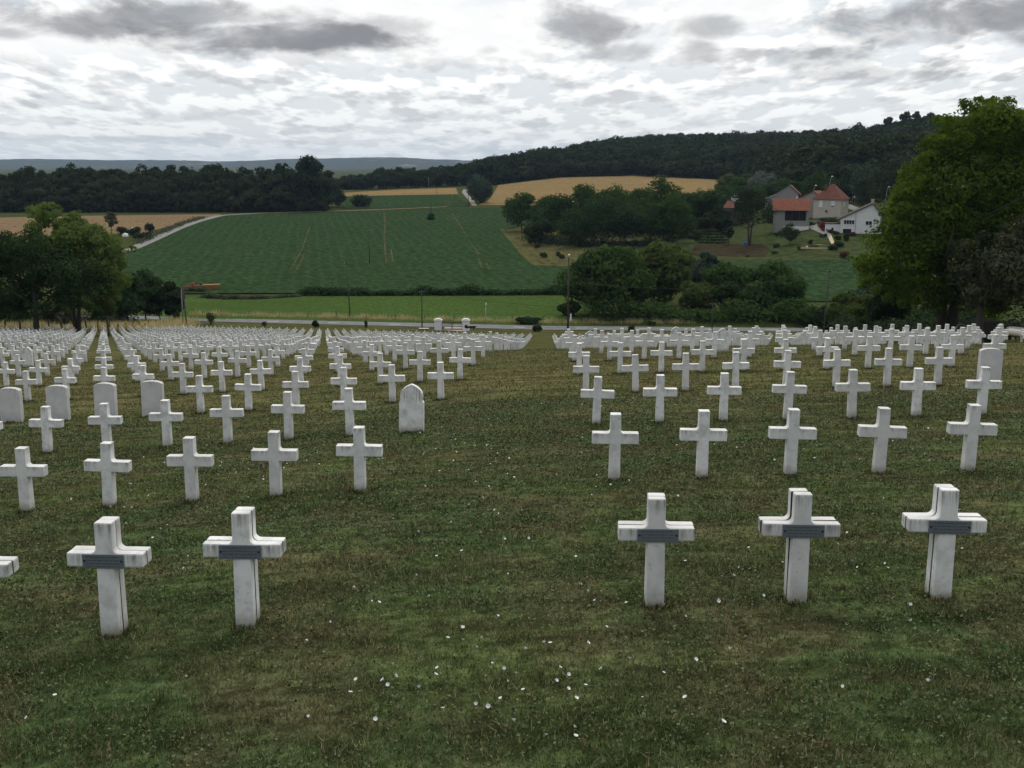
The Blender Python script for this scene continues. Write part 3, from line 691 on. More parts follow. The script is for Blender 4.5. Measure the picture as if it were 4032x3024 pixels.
o = link('lawn_grass', np_mesh('lawn_grass', Vb, np.arange(len(Vb)).reshape(-1, 3)), M['blade']); tag(o, 'short mown grass with dry brown patches between the graves', 'grass', kind='stuff')
tq = [(X, Y, z_) for dd, side, row, col, X, Y, z_ in graves if row <= 6]
TA = []
for X, Y, z_ in tq:
    n_ = 260; a = nr.rand(n_) * 6.283; r_ = .085 + np.abs(nr.randn(n_)) * .05
    x_ = X + np.cos(a) * r_ * 1.15; y_ = Y + np.sin(a) * r_ * 1.2; zz = H(x_, y_); hh = nr.uniform(.02, .075, n_); b_ = nr.rand(n_) * 6.283; ww = nr.uniform(.004, .009, n_) * (1 + Y / 25); ln = nr.rand(n_) * .7
    A_ = np.stack([x_ - np.cos(b_) * ww, y_ - np.sin(b_) * ww, zz - .01], -1); B_ = np.stack([x_ + np.cos(b_) * ww, y_ + np.sin(b_) * ww, zz - .01], -1)
    c_ = nr.rand(n_) * 6.283; T_ = np.stack([x_ + np.cos(c_) * hh * ln, y_ + np.sin(c_) * hh * ln, zz + hh * .9], -1); TA.append(np.stack([A_, B_, T_], 1).reshape(-1, 3))
TA = np.concatenate(TA); o = link('uncut_grass', np_mesh('uncut_grass', TA, np.arange(len(TA)).reshape(-1, 3)), M['blade']); tag(o, 'longer uncut grass round the feet of the nearer crosses', 'grass', kind='stuff')
def cards(P, size, nrm, k=.45, bias=.6, aspect=.55):
    """leaf-shaped diamonds"""
    n = len(P); q = nr.randn(n, 3); q /= np.linalg.norm(q, axis=1, keepdims=True)
    N = nrm * bias + q * (1 - bias); N /= np.linalg.norm(N, axis=1, keepdims=True) + 1e-9
    t = np.cross(N, nr.randn(n, 3)); t /= np.linalg.norm(t, axis=1, keepdims=True) + 1e-9
    b = np.cross(N, t); s = np.asarray(size).reshape(-1, 1)
    return np.stack([P - t * s, P + b * s * aspect + N * s * .12, P + t * s, P - b * s * aspect + N * s * .12], 1).reshape(-1, 3)
X, Y = scatter_lawn(170000, 5.2, 26, 1.2)
m_ = (np.sin(X * 1.3 + np.sin(Y * .9) * 2.5) * np.sin(Y * 1.1 + np.cos(X * .8) * 2.2) + nr.randn(len(X)) * .45) > -.25
X, Y = X[m_], Y[m_]
P = np.stack([X, Y, H(X, Y) + nr.rand(len(X)) * .045 + .008], -1)
Vc = cards(P, nr.uniform(.006, .016, len(X)) * (.75 + Y / 22), np.tile([0, -.2, 1.0], (len(X), 1)), bias=.55, aspect=.8)
o = link('clover_leaves', np_mesh('clover_leaves', Vc, np.arange(len(Vc)).reshape(-1, 4)), M['clover']); tag(o, 'low clover and weed leaves spread through the lawn', 'ground cover', kind='stuff')
# bindweed flowers, each its own object
fl = MB(); kk = 10
fl.v = [(0, 0, 0), (0, 0, .012)] + [(.006 * math.cos(2 * math.pi * i / kk), .006 * math.sin(2 * math.pi * i / kk), .004) for i in range(kk)] + [((.021 + .002 * (i % 2)) * math.cos(2 * math.pi * i / kk), (.021 + .002 * (i % 2)) * math.sin(2 * math.pi * i / kk), .022) for i in range(kk)]
for i in range(kk):
    j = (i + 1) % kk; fl.f += [(0, 2 + i, 2 + j)[::-1], (2 + i, 2 + kk + i, 2 + kk + j, 2 + j)]
FLW = fl.mesh('flower', True); FLW.materials.append(M['petal'])
near_px = [(829, 1481), (838, 1490), (849, 1447), (853, 1470), (946, 1454), (940, 1470), (770, 1477), (1131, 1505), (1265, 1491), (1244, 1520), (1180, 1602), (1243, 1607), (1175, 1398), (1030, 1408), (2003, 1486), (1821, 1493), (1967, 1352),
           (1243, 1210), (1269, 1288), (1283, 1290), (766, 1278), (967, 1388), (1550, 1307), (1110, 1567), (1028, 1530), (1135, 1412), (1189, 1400), (1300, 1455), (1201, 1480), (1082, 1520), (1553, 1309), (1000, 1395), (905, 1500), (1560, 1575), (120, 1515), (60, 1560), (1360, 1437), (700, 1420), (1075, 1340), (640, 1390)]
fp = [(a * 1.8228, b * 1.8228) for a, b in near_px]
for (cx_, cy_, sx_, sy_, n_) in [(1010, 970, 120, 60, 34), (1060, 1060, 150, 50, 16), (800, 930, 150, 40, 8), (1500, 960, 260, 30, 22), (1950, 960, 150, 40, 14), (1250, 1050, 250, 60, 12), (80, 860, 50, 14, 16), (480, 1010, 260, 40, 20), (2050, 1130, 120, 60, 8), (1380, 880, 200, 14, 12), (700, 990, 200, 30, 12), (1850, 1110, 200, 60, 10), (300, 1060, 200, 40, 10), (1100, 1300, 500, 150, 26), (1100, 1500, 600, 90, 22), (500, 1150, 300, 90, 18), (1700, 1250, 350, 120, 20)]:
    fp += [((cx_ + rng.gauss(0, sx_ * .6)) * 1.8228, (cy_ + rng.gauss(0, sy_ * .6)) * 1.8228) for _ in range(n_)]
G = ground_at([p[0] for p in fp], [p[1] for p in fp])
for i, p in enumerate(G):
    if p[1] > 45 or abs(p[0]) > p[1] * .5 + 1: continue
    o = bpy.data.objects.new('bindweed_flower', FLW); COL.objects.link(o)
    o.location = (p[0], p[1], p[2] + .030 + rng.random() * .02); o.rotation_euler = (R(rng.uniform(-5, 60)), R(rng.uniform(-35, 35)), rng.random() * 6.28)
    q = rng.uniform(.55, .85) if i < 40 else rng.uniform(.42, .78); o.scale = (q, q, q)
    tag(o, 'small white bindweed flower open in the short lawn', 'flower', 'white bindweed flowers in the lawn')

# ---------------------------------------------------------------- trees
def rand_dirs(n): 
    q = nr.randn(n, 3); return q / np.linalg.norm(q, axis=1, keepdims=True)
def crown_pts(blobs, n):
    B = np.array(blobs, float); wgt = (B[:, 3] * B[:, 4] + B[:, 3] * B[:, 5]) ; wgt = wgt / wgt.sum()
    k = nr.choice(len(B), n, p=wgt); D = rand_dirs(n); D[:, 2] = np.where(nr.rand(n) < .35, np.abs(D[:, 2]), D[:, 2])
    r = (.45 + .55 * nr.rand(n) ** .55) * (1 + .10 * nr.randn(n))
    P = B[k, :3] + D * B[k, 3:6] * r[:, None]
    return P, D
def blobs_for(h, w, base, k, rs, lump=.36, top=1.0):
    """sub-crowns filling an egg-shaped envelope"""
    cz = h * (1 + base) / 2; rz = h * (1 - base) / 2; out = [(0, 0, cz, w * .55, w * .55, rz * .6)]
    for i in range(k):
        d_ = rs.randn(3); d_ /= np.linalg.norm(d_); q = rs.uniform(.5, .78)
        zz = d_[2] * q; shrink = 1.0 - .25 * max(0, zz) * top
        s = w * lump * rs.uniform(.6, 1.15)
        out.append((d_[0] * w * q * shrink, d_[1] * w * q * shrink, cz + zz * rz, s, s, s * rs.uniform(.65, .95)))
    return out
def crown(name, blobs, n, leaf, mat, parent, bias=.66):
    P, D = crown_pts(blobs, n); Vv = cards(P, leaf * nr.uniform(.55, 1.15, n), D, bias=bias)
    return link(name, np_mesh(name, Vv, np.arange(len(Vv)).reshape(-1, 4)), mat, parent)
def trunk(parent, h, base, w, rad, mat, rs, forks=1, lean=0.0):
    mb = MB()
    for f in range(forks):
        off = (f - (forks - 1) / 2)
        p0 = Vector((off * rad * 1.2, 0, -.4)); p1 = Vector((off * rad * 2.6 + lean * h * base, 0, h * base)); p2 = Vector((off * w * .28 + lean * h * .4, rs.uniform(-.1, .1) * w, h * .72))
        mb.tube([p0 - Vector((0, 0, .0)), p0.lerp(p1, .25), p1, p2], [rad * 1.35, rad * 1.0, rad * .8, rad * .25], 9)
        for i in range(5):
            a = rs.uniform(0, 6.28); t = rs.uniform(.05, .6); s = p1.lerp(p2, t); e = s + Vector((math.cos(a) * w * .62, math.sin(a) * w * .62, h * rs.uniform(.10, .28)))
            m = s.lerp(e, .5) + Vector((0, 0, -h * .02)); mb.tube([s, m, e], [rad * .45, rad * .28, rad * .08], 6)
    return mb.build('trunk', mat, parent, True)
def tree(loc, h, w, mat, label, name='tree', base=.22, n=5000, leaf=.4, k=22, group=None, seed=0, lump=.36, forks=1, rad=None, bark='bark', blobs=None, cat='tree', lean=0.0, stem=True, top=1.0):
    rs = np.random.RandomState(seed * 7 + 3)
    t = empty(name, loc, rs.uniform(0, 6.28) if blobs is None and forks == 1 else 0, label, cat, group)
    crown('crown', blobs or blobs_for(h, w, base, k, rs, lump, top), n, leaf, LEAF[mat], t)
    if stem: trunk(t, h, base, w, rad or h * .018, M[bark], rs, forks, lean)
    return t
def pxtree(px, py, top, hw, mat, label, D=None, **kw):
    """foot at a photo point (or at a given depth), height and half-width read off in photo pixels"""
    loc = at_depth(px, D) if D else at(px, py)
    if D: py = pix(loc)[1]
    m = mpp(loc); kw.setdefault('leaf', max(.22, 4.2 * m)); kw.setdefault('seed', int(px + top))
    return tree(loc, (py - top) * m * 1.06, hw * m * 1.12, mat, label, **kw)

# big trees beside the cemetery on the right
loc = at_depth(3722, 112); m = mpp(loc)
def bl(lst, x0, yb): return [((a - x0) * m, rng.uniform(-3.0, 3.0), (yb - b) * m, r_ * m, r_ * m, r_ * m * .8) for a, b, r_ in lst]
yb = pix(loc)[1]
big = [(3800, 500, 95), (3740, 560, 95), (3880, 540, 95), (3950, 580, 95), (3680, 620, 95), (3820, 640, 130), (3620, 690, 90), (3700, 740, 130), (3880, 730, 130), (3990, 680, 110), (3590, 790, 80), (3560, 850, 90), (3640, 860, 120), (3780, 860, 150), (3920, 850, 130), (3520, 760, 60), (3510, 900, 75), (3480, 960, 80), (3600, 960, 120), (3740, 980, 150), (3440, 1010, 70), (3420, 1060, 60), (3520, 1050, 90), (3640, 1080, 120), (3780, 1090, 130), (3900, 1000, 130), (4040, 800, 120), (4060, 950, 130), (3450, 1110, 60), (3530, 1150, 70), (3620, 1180, 70), (3720, 1190, 80), (3850, 1180, 90), (4060, 620, 90), (3860, 470, 60), (3775, 455, 50), (3965, 500, 45), (3710, 520, 50), (3650, 590, 50), (3560, 700, 45), (3545, 730, 40), (3500, 830, 45), (3480, 890, 40), (3390, 1030, 35)]
rs0 = np.random.RandomState(4)
fine = [(a + rs0.uniform(-1, 1) * r_ * .85, b - rs0.uniform(-.8, .9) * r_ * .8, r_ * rs0.uniform(.28, .45)) for a, b, r_ in big for _ in range(5)]
tree(loc, (yb - 425) * m, 11, 'lime', 'huge leafy tree with yellow-green sunlit crown beside the right edge of the cemetery', name='walnut_tree', base=.2, n=76000, leaf=.235, forks=2, rad=.55, blobs=bl(big, 3722, yb) + bl(fine, 3722, yb) + bl(fine, 3722, yb))
loc = at_depth(3850, 105); m = mpp(loc); yb = pix(loc)[1]
gre = [(3990, 880, 70), (3930, 960, 80), (4010, 980, 110), (3870, 1040, 90), (3800, 990, 50), (3960, 1090, 130), (3850, 1130, 95), (4050, 1120, 120), (3810, 1080, 60), (3900, 1150, 85), (4020, 1150, 90), (3820, 1150, 55), (4060, 900, 90)]
tree(loc, (yb - 830) * m, 6, 'greyo', 'dull grey-olive tree in front of the huge yellow-green tree', base=.16, n=17000, leaf=.22, rad=.42, blobs=bl(gre, 3850, yb) + bl([(a + rs0.uniform(-1, 1) * r_, b + rs0.uniform(-1, 1) * r_ * .8, r_ * .35) for a, b, r_ in gre for _ in range(4)], 3850, yb))
pxtree(3484, 0, 1130, 85, 'deep', 'small dark tree with slim black trunk before the dry grass on the right', D=118, base=.28, n=4500, leaf=.22)
pxtree(3395, 0, 1160, 62, 'olive', 'small olive sapling left of the slim dark tree by the right-hand field edge', D=135, base=.3, n=3000, leaf=.22)
# trees on the left
loc = at_depth(307, 140); m = mpp(loc); yb = pix(loc)[1]
lit = [(215, 835, 36), (235, 870, 40), (205, 900, 40), (260, 910, 55), (320, 890, 40), (345, 930, 70), (400, 930, 60), (430, 970, 70), (300, 980, 80), (380, 1010, 90), (470, 1000, 50), (500, 980, 28), (230, 960, 50), (440, 1060, 70), (350, 1090, 90), (260, 1070, 70), (460, 1110, 50), (420, 1160, 50), (320, 1170, 60), (250, 850, 25), (185, 850, 18), (225, 818, 18), (330, 850, 18), (520, 985, 16)]
tree(loc, (yb - 812) * m, 5.5, 'pale', 'pale sunlit tree with forked trunk rising behind the left crosses', base=.22, n=20000, leaf=.24, forks=2, rad=.28, blobs=bl(lit, 307, yb) + bl([(a + rs0.uniform(-1, 1) * r_, b + rs0.uniform(-1, 1) * r_ * .8, r_ * .36) for a, b, r_ in lit for _ in range(4)], 307, yb))
loc = at_depth(148, 133); m = mpp(loc); yb = pix(loc)[1]
drk = [(60, 1000, 90), (150, 980, 85), (0, 1040, 90), (230, 1030, 85), (110, 1070, 110), (300, 1080, 80), (-50, 1100, 90), (30, 1150, 90), (190, 1130, 100), (330, 1140, 60), (370, 1060, 50), (270, 1170, 60), (90, 1180, 70), (20, 1210, 70), (200, 1215, 50), (400, 1120, 45), (-80, 1000, 80)]
tree(loc, (yb - 920) * m, 7, 'dark', 'broad dark spreading tree at the left edge of the picture', base=.2, n=24000, leaf=.22, rad=.36, blobs=bl(drk, 148, yb) + bl([(a + rs0.uniform(-1, 1) * r_, b + rs0.uniform(-1, 1) * r_ * .8, r_ * .36) for a, b, r_ in drk for _ in range(4)], 148, yb))
pxtree(432, 0, 1130, 48, 'olive', 'thin leaning young tree between the forked tree and the fence', D=136, base=.35, n=3200, leaf=.2, lean=-.12)
for i, (px, top, hw, D, mt, lb) in enumerate([(505, 1078, 72, 182, 'dark', 'round dark orchard tree behind the left fence, nearest the forked tree'), (575, 1075, 72, 186, 'dark', 'round dark orchard tree behind the left fence, tallest of the row'), (630, 1098, 60, 190, 'dark', 'round dark orchard tree behind the left fence, middle of the row'), (684, 1105, 44, 186, 'deep', 'small dark orchard tree with bare stem nearest the twin poles'), (60, 1150, 80, 165, 'mid', 'low bushy tree behind the fence at the far left'), (230, 1180, 60, 170, 'greyo', 'greyish bush behind the fence between the two big left trunks'), (400, 1160, 50, 175, 'mid', 'green bush behind the fence beside the forked tree')]):
    pxtree(px, 0, top, hw, mt, lb, D=D, base=.06, n=5200, leaf=.36, lump=.44, group='trees behind the left fence')
# thicket beyond the road
for (px, top, hw, D, mt, n, lb) in [(2385, 985, 165, 203, 'mid', 12000, 'wide dense round tree right behind the tall lamp post'), (2500, 1030, 80, 210, 'mid', 5000, 'bushy green tree filling the gap right of the lamp post tree'), (2615, 942, 125, 215, 'olive', 11000, 'tall rounded tree with yellowish sunlit top beyond the road'),
                                (2510, 970, 60, 222, 'mid', 4500, 'green treetop showing between the lamp post tree and the yellowish tree'), (2770, 985, 75, 228, 'conif', 6000, 'blue-green tree behind the right shoulder of the yellowish tree'), (2745, 1105, 75, 205, 'olive', 4000, 'light green bush at the foot of the blue-green tree'),
                                (2880, 1035, 112, 206, 'mid', 7000, 'green roadside tree left of the dark hedge tree'), (3020, 1048, 140, 203, 'mid', 9000, 'broad dark roadside tree left of the leaning pole'), (3110, 1130, 60, 204, 'deep', 4000, 'dark bush beside the leaning pole'),
                                (3330, 1150, 70, 180, 'olive', 5000, 'yellowish scrub bush right of the leaning pole'), (3260, 1215, 60, 185, 'deep', 3500, 'low dark bramble under the leaning pole'), (3385, 1110, 60, 190, 'conif', 4200, 'dark green shrub against the left side of the huge tree'), (3180, 1205, 50, 190, 'mid', 3000, 'low green bush left of the leaning pole foot'),
                                (2240, 1190, 40, 203, 'mid', 3000, 'leafy bush at the foot of the tall lamp post')]:
    pxtree(px, 0, top, hw, mt, lb, D=D, base=-.02, n=n, leaf=.50, k=34, group='trees and bushes beyond the road', lump=.34)
# grove beyond the field
grove = [(2054, 912, 760, 62, 'mid', 'single round tree with short trunk at the field corner'), (2150, 930, 812, 48, 'dark', 'dark grove tree right of the single round tree'), (2205, 945, 770, 62, 'dark', 'dark grove tree, second right of the single round tree'), (2290, 930, 735, 62, 'mid', 'tall grove tree under the left part of the golden field'),
         (2270, 975, 830, 68, 'dark', 'front grove tree with thin bare stems in shade'), (2370, 965, 775, 75, 'dark', 'front grove tree left of two pale leaning stems'), (2460, 965, 785, 70, 'dark', 'front grove tree over two pale leaning stems'), (2395, 925, 742, 62, 'mid', 'rear grove tree level with the golden field'), (2480, 925, 750, 60, 'mid', 'rear grove tree left of the tall rounded one'),
         (2560, 965, 800, 70, 'dark', 'front grove tree left of the vegetable plot'), (2610, 935, 692, 62, 'mid', 'tall rounded grove tree cutting into the golden field'), (2650, 960, 770, 62, 'mid', 'grove tree behind the small plot tree'), (2690, 905, 750, 50, 'dark', 'dark hedge tree behind the vegetable plot'), (2745, 900, 722, 45, 'mid', 'bushy tree behind the brown plot'),
         (2800, 900, 745, 60, 'dark', 'dark tree left of the small red roof'), (2860, 790, 690, 40, 'olive', 'light olive tree against the right end of the golden field'), (2925, 800, 682, 48, 'mid', 'domed tree left of the silvery willow'), (3005, 790, 676, 46, 'silver', 'silvery grey willow above the stone gable'), (3060, 800, 705, 50, 'dark', 'dark tree just behind the stone gable'), (2960, 830, 745, 55, 'mid', 'leafy tree between willow and barn tree'),
         (3130, 830, 710, 60, 'dark', 'rounded dark tree left of the pyramid roof'), (3230, 820, 690, 75, 'dark', 'wide dark tree behind the pyramid roof'), (3320, 800, 700, 60, 'deep', 'dark tree right of the pyramid roof'), (3420, 830, 655, 62, 'conif', 'tall blue-green conifer behind the white house'), (3530, 850, 640, 80, 'deep', 'dark reddish tree behind the white house roof')]
m_at = lambda a, b: mpp(at(a, b))
grove += [(2175, 905, 772, 50, 'dark', 'rear grove tree behind the gap right of the single round tree'), (2335, 905, 752, 55, 'dark', 'rear grove tree just below the golden field edge, left'), (2440, 905, 748, 55, 'dark', 'rear grove tree just below the golden field edge, middle'), (2525, 905, 738, 50, 'mid', 'rear grove tree beside the tall rounded one'),
          (2120, 965, 850, 42, 'dark', 'low front grove tree nearest the single round tree'), (2600, 950, 810, 48, 'deep', 'dark low tree at the right end of the grove front'), (2660, 880, 752, 45, 'dark', 'hedge tree in line below the golden field, left'), (2725, 870, 758, 42, 'mid', 'hedge tree in line below the golden field, middle'), (2790, 865, 756, 42, 'dark', 'hedge tree in line below the golden field, right'), (2850, 830, 735, 40, 'mid', 'leafy tree behind the camper'), (2765, 892, 792, 46, 'dark', 'dark tree above the vegetable rows, left of the shed'), (2800, 884, 806, 36, 'mid', 'greener tree above the vegetable rows beside the shed'), (2690, 935, 846, 42, 'dark', 'low dark tree left of the vegetable rows'), (2915, 868, 785, 36, 'dark', 'dark tree between the shed and the barn')]
for i, (px, py, top, hw, mt, lb) in enumerate(grove):
    pxtree(px, py, top, hw * 1.4, mt, lb, base=.08 if i < 10 else .02, n=3800, k=34, lump=.33, leaf=max(.3, 5.6 * m_at(px, py)), group='trees around the hamlet and grove', bark='bark_pale' if i in (5, 6) else 'bark')
for (px, py, top, hw, mt, lb, bs) in [(2950, 968, 742, 105, 'deep', 'big dark tree with twin trunks in front of the orange barn', .24), (3046, 915, 795, 52, 'dark', 'dark tree half hiding the orange barn roof', .2), (3108, 966, 885, 44, 'dark', 'small round tree on the garden lawn', .12), (2780, 920, 845, 42, 'dark', 'small round tree on the brown plot', .22), (2735, 980, 905, 28, 'dark', 'small thin tree beside the vegetable rows', .3), (2868, 965, 900, 22, 'dark', 'thin young tree at the edge of the brown plot', .4)]:
    pxtree(px, py, top, hw, mt, lb, base=bs, n=5000 if hw > 60 else 2200, k=20, forks=2 if hw > 80 else 1)
# shrubs in field and garden
def bush(px, py, hw, hh, mat, label, group=None, n=900, name='shrub', leaf=None, cat='shrub'):
    loc = at(px, py); m = mpp(loc); rs = np.random.RandomState(int(px * 3 + py)); r_ = hw * m; h_ = hh * m
    bl_ = [(0, 0, h_ * .45, r_ * .7, r_ * .7, h_ * .5)] + [(rs.uniform(-.6, .6) * r_, rs.uniform(-.6, .6) * r_, rs.uniform(.25, .75) * h_, r_ * .42, r_ * .42, h_ * .3) for _ in range(9)]
    t = empty(name, loc, 0, label, cat, group)
    crown('foliage', bl_, n, leaf or max(.10, 3.7 * m), LEAF[mat], t); MB().tube([(0, 0, -.2), (0, 0, h_ * .4)], [r_ * .12, r_ * .06], 6).build('stem', M['bark'], t)
    return t
bush(1697, 868, 17, 27, 'dark', 'lone dark bush round a pole foot in the beet field')
bush(1893, 800, 58, 112, 'conif', 'large rounded bushy tree beside the farm track', n=6000, leaf=.62, name='bushy_tree', cat='tree')
for (px, py, hw, hh, mt, lb) in [(2690, 803 + 40, 10, 12, 'mid', 'tiny bush below the golden field'), (2090, 960, 14, 22, 'dark', 'dark shrub in the rough grass strip, upper of a pair'), (2115, 978, 14, 20, 'dark', 'dark shrub in the rough grass strip, lower of a pair'), (2140, 1015, 16, 22, 'dark', 'dark shrub low in the rough grass strip'), (2198, 1010, 12, 22, 'dark', 'small dark shrub below the front grove'), (2212, 1020, 12, 20, 'maroon', 'brownish shrub below the front grove'),
                                 (3324, 1018, 20, 27, 'maroon', 'round brown-purple bush alone on the lawn edge'), (3050, 1000, 18, 14, 'olive', 'pale low plant beside the turned soil'), (3190, 962, 10, 20, 'deep', 'small dark conifer behind the plank bed'), (2945, 1012, 9, 7, 'olive', 'pale yellowish tuft on the turned soil'), (3055, 975, 18, 16, 'mid', 'green plants behind the turned soil'), (3148, 985, 10, 16, 'dark', 'dark plant at the corner of the plank bed')]:
    bush(px, py, hw, hh, mt, lb, n=420)
pxtree(2852, 0, 826, 42, 'deep', 'dark bushy tree hiding the wall of the small red-roofed shed', D=354, base=.0, n=3200, k=26)
bush(2905, 880, 34, 50, 'dark', 'leafy bush between the shed and the twin-trunked tree', n=900)
for (px, py, hw, hh, mt, lb) in [(3236, 905, 15, 36, 'red', 'tall red-leaved bush at the top of the driveway'), (3250, 912, 16, 16, 'red', 'red-leaved shrub at the driveway bend'), (3270, 918, 16, 15, 'maroon', 'dark red shrub beside the annex door'), (3292, 924, 14, 13, 'maroon', 'maroon shrub below the white annex'), (3242, 935, 14, 14, 'mid', 'green clump inside the driveway bend'),
                                 (3300, 945, 18, 20, 'mid', 'green bush below the garage'), (3332, 950, 14, 32, 'deep', 'upright dark bush below the white house'), (3355, 930, 22, 16, 'maroon', 'spreading dark shrub below the garage wall'), (3300, 972, 26, 22, 'deep', 'dark mound of plants right of the plank bed'), (3392, 916, 18, 16, 'red', 'pink flowering shrub under the small window'), (3418, 915, 16, 17, 'maroon', 'dark flowering shrub under the small window'), (3280, 985, 24, 20, 'deep', 'dark shrubs over the right end of the plank bed'), (3210, 975, 22, 12, 'olive', 'yellow-green plants inside the plank bed'), (3265, 880, 40, 20, 'deep', 'dark shrubbery below the pyramid-roofed house'), (3190, 890, 30, 18, 'deep', 'dark creeper on the terrace wall'), (3345, 790, 16, 26, 'deep', 'dark round bush beside the village road'), (3365, 798, 14, 18, 'dark', 'smaller round bush beside the village road')]:
    bush(px, py, hw, hh, mt, lb, n=700)
for i in range(5):                                         # vegetable rows
    a, b_ = at(2765 - i * 5, 915 + i * 11), at(2855 + i * 3, 915 + i * 11)
    P = np.array(a) + nr.rand(420, 1) * (np.array(b_) - np.array(a)); P[:, :2] += nr.randn(420, 2) * .35; P[:, 2] = H(P[:, 0], P[:, 1]) + .2 + nr.rand(420) * .5
    Vv = cards(P, nr.uniform(.2, .4, 420), np.tile([0, 0, 1.0], (420, 1)))
    o = empty('vegetable_row', tuple((np.array(a) + np.array(b_)) / 2)); Vv = Vv - np.array(o.location); link('foliage', np_mesh('foliage', Vv, np.arange(len(Vv)).reshape(-1, 4)), LEAF['dark'], o); tag(o, 'green vegetable row, ' + ['topmost', 'second from top', 'middle', 'second from bottom', 'lowest'][i] + ' of five on the brown plot', 'vegetables', 'vegetable rows on the plot')
# little shrubs along the lower edge of the cemetery
for (px, py, hw, hh, mt, lb) in [(695, 1273, 17, 50, 'mid', 'narrow upright young shrub nearest the twin poles'), (832, 1276, 22, 48, 'olive', 'thin straggly shrub with bent stem before the road'), (1040, 1285, 11, 18, 'greyo', 'small bare-looking shrub before the road'), (1243, 1288, 16, 27, 'deep', 'small round dark shrub before the road'), (1441, 1290, 7, 30, 'greyo', 'wispy grey sapling before the road'),
                                 (2115, 1305, 22, 26, 'deep', 'low dark shrub at the foot of the central aisle'), (2487, 1310, 15, 30, 'dark', 'dark shrub before the road at right of the aisle'), (2859, 1306, 8, 12, 'greyo', 'tiny shrub beside the dark post')]:
    bush(px, py, hw, hh, mt, lb, 'young shrubs along the lower cemetery edge', 260 if hw < 12 else 700, leaf=.16)
bush(2080, 1274, 52, 24, 'deep', 'low bramble mound beyond the road right of the gate', n=1600, leaf=.25)
bush(2545, 1278, 20, 14, 'lime', 'bright yellow-green weed clump at the roadside', n=600, leaf=.25)
bush(2565, 1282, 16, 16, 'deep', 'dark rounded roadside bush beside the bright weeds', n=600, leaf=.25)
# overgrown ditch between meadow and beet field
def hedge_run(name, label, pts, hgt, wid, n, mat, leaf, kind='stuff', W=None):
    W = ground_at([p[0] for p in pts], [p[1] for p in pts]) if W is None else np.array(W, float); seg = np.r_[0, np.cumsum(np.hypot(*np.diff(W[:, :2], axis=0).T))]; s = nr.rand(n) * seg[-1]
    env = (.35 + .65 * np.abs(np.sin(s * .31) * np.sin(s * .113 + 1) + .3 * np.sin(s * .9)))
    X = np.interp(s, seg, W[:, 0]) + nr.randn(n) * wid; Y = np.interp(s, seg, W[:, 1]) + nr.randn(n) * wid
    P = np.stack([X, Y, H(X, Y) + nr.rand(n) ** .8 * hgt * env], -1)
    Vv = cards(P, nr.uniform(.6, 1.1, n) * leaf, np.tile([0, -.3, .9], (n, 1)))
    o = link(name, np_mesh(name, Vv, np.arange(len(Vv)).reshape(-1, 4)), LEAF[mat] if mat in LEAF else M[mat]); tag(o, label, 'vegetation', kind=kind)
hedge_run('ditch_vegetation', 'dark overgrown ditch between the meadow and the beet field', [(1180, 1163), (1500, 1163), (1700, 1161), (2000, 1160), (2250, 1158)], 2.0, .7, 7000, 'dark', .34)
hedge_run('ditch_vegetation', 'brown weedy ditch edge at the left end of the meadow', [(790, 1172), (900, 1178), (1000, 1178), (1180, 1168)], 1.0, .5, 1800, 'greyo', .3)
bush(1740, 1162, 34, 26, 'deep', 'larger dark bush on the overgrown ditch', n=900); bush(1300, 1158, 50, 22, 'dark', 'long dark bush at the left of the ditch', n=1200)
hedge_run('bank_vegetation', 'weedy dark bank beside the pale farm track', [(540, 965), (600, 935), (660, 910), (720, 885), (800, 860)], 1.6, .9, 2200, 'greyo', .5)
for i, (px, py, hw, hh) in enumerate([(480, 930, 30, 40), (530, 925, 28, 34), (590, 915, 22, 42), (560, 945, 40, 30)]):
    bush(px, py, hw, hh, 'deep', 'dark garden shrub above the pale farm track, ' + ['leftmost', 'behind the white sheets', 'tallest at right', 'lowest in front'][i], n=800)
pxtree(440, 925, 835, 26, 'greyo', 'sparse thin tree at the edge of the tan field', base=.25, n=1100)

# woods: masses of crowns
def wood(name, label, spots, mat, n, leaf, conical=False):
    vv = []
    for (X, Y, h_, r_) in spots:
        rs = np.random.RandomState(int(abs(X * 13 + Y * 7)) % 99991)
        P, D = crown_pts([(X + a, Y + b_, h1z + c, e, f, g_) for h1z in (h1(X, Y),) for (a, b_, c, e, f, g_) in blobs_for(h_, r_, -.04, 12, rs, .48)], n)
        vv.append(cards(P, leaf * nr.uniform(.6, 1.15, n), D, bias=.8))
    Vv = np.concatenate(vv); o = link(name, np_mesh(name, Vv, np.arange(len(Vv)).reshape(-1, 4)), LEAF[mat]); tag(o, label, 'wood', kind='stuff')
spots = []
rw = np.random.RandomState(8)
for px in np.arange(-260, 1290, 26):
    for k, D in enumerate((526, 538, 552)):
        p = at_depth(px + rw.uniform(-10, 10) + k * 9, D + rw.uniform(-3, 3)); top = 648 + 14 * math.sin(px / 63.0) + 9 * math.sin(px / 27.0 + 1) + rw.uniform(-12, 18) - (26 if 800 < px < 900 else 0) + (14 if px < 60 else 0)
        spots.append((p[0], p[1], (pix(p)[1] - top) * mpp(p) * (1 if k else .80), rw.uniform(4.5, 7.0)))
for px in np.arange(-240, 1300, 22):
    p = at_depth(px + rw.uniform(-8, 8), 518 + rw.uniform(-3, 3)); spots.append((p[0], p[1], rw.uniform(7, 14), rw.uniform(3.5, 5)))
wood('left_wood', 'dark wall of woodland beyond the beet field', spots, 'far', 1150, .85)
loc = at_depth(1232, 522); tree(loc, 27.5, 10.5, 'deep', 'great rounded tree ending the dark left wood', base=.05, n=7000, leaf=.8, k=40, seed=5)
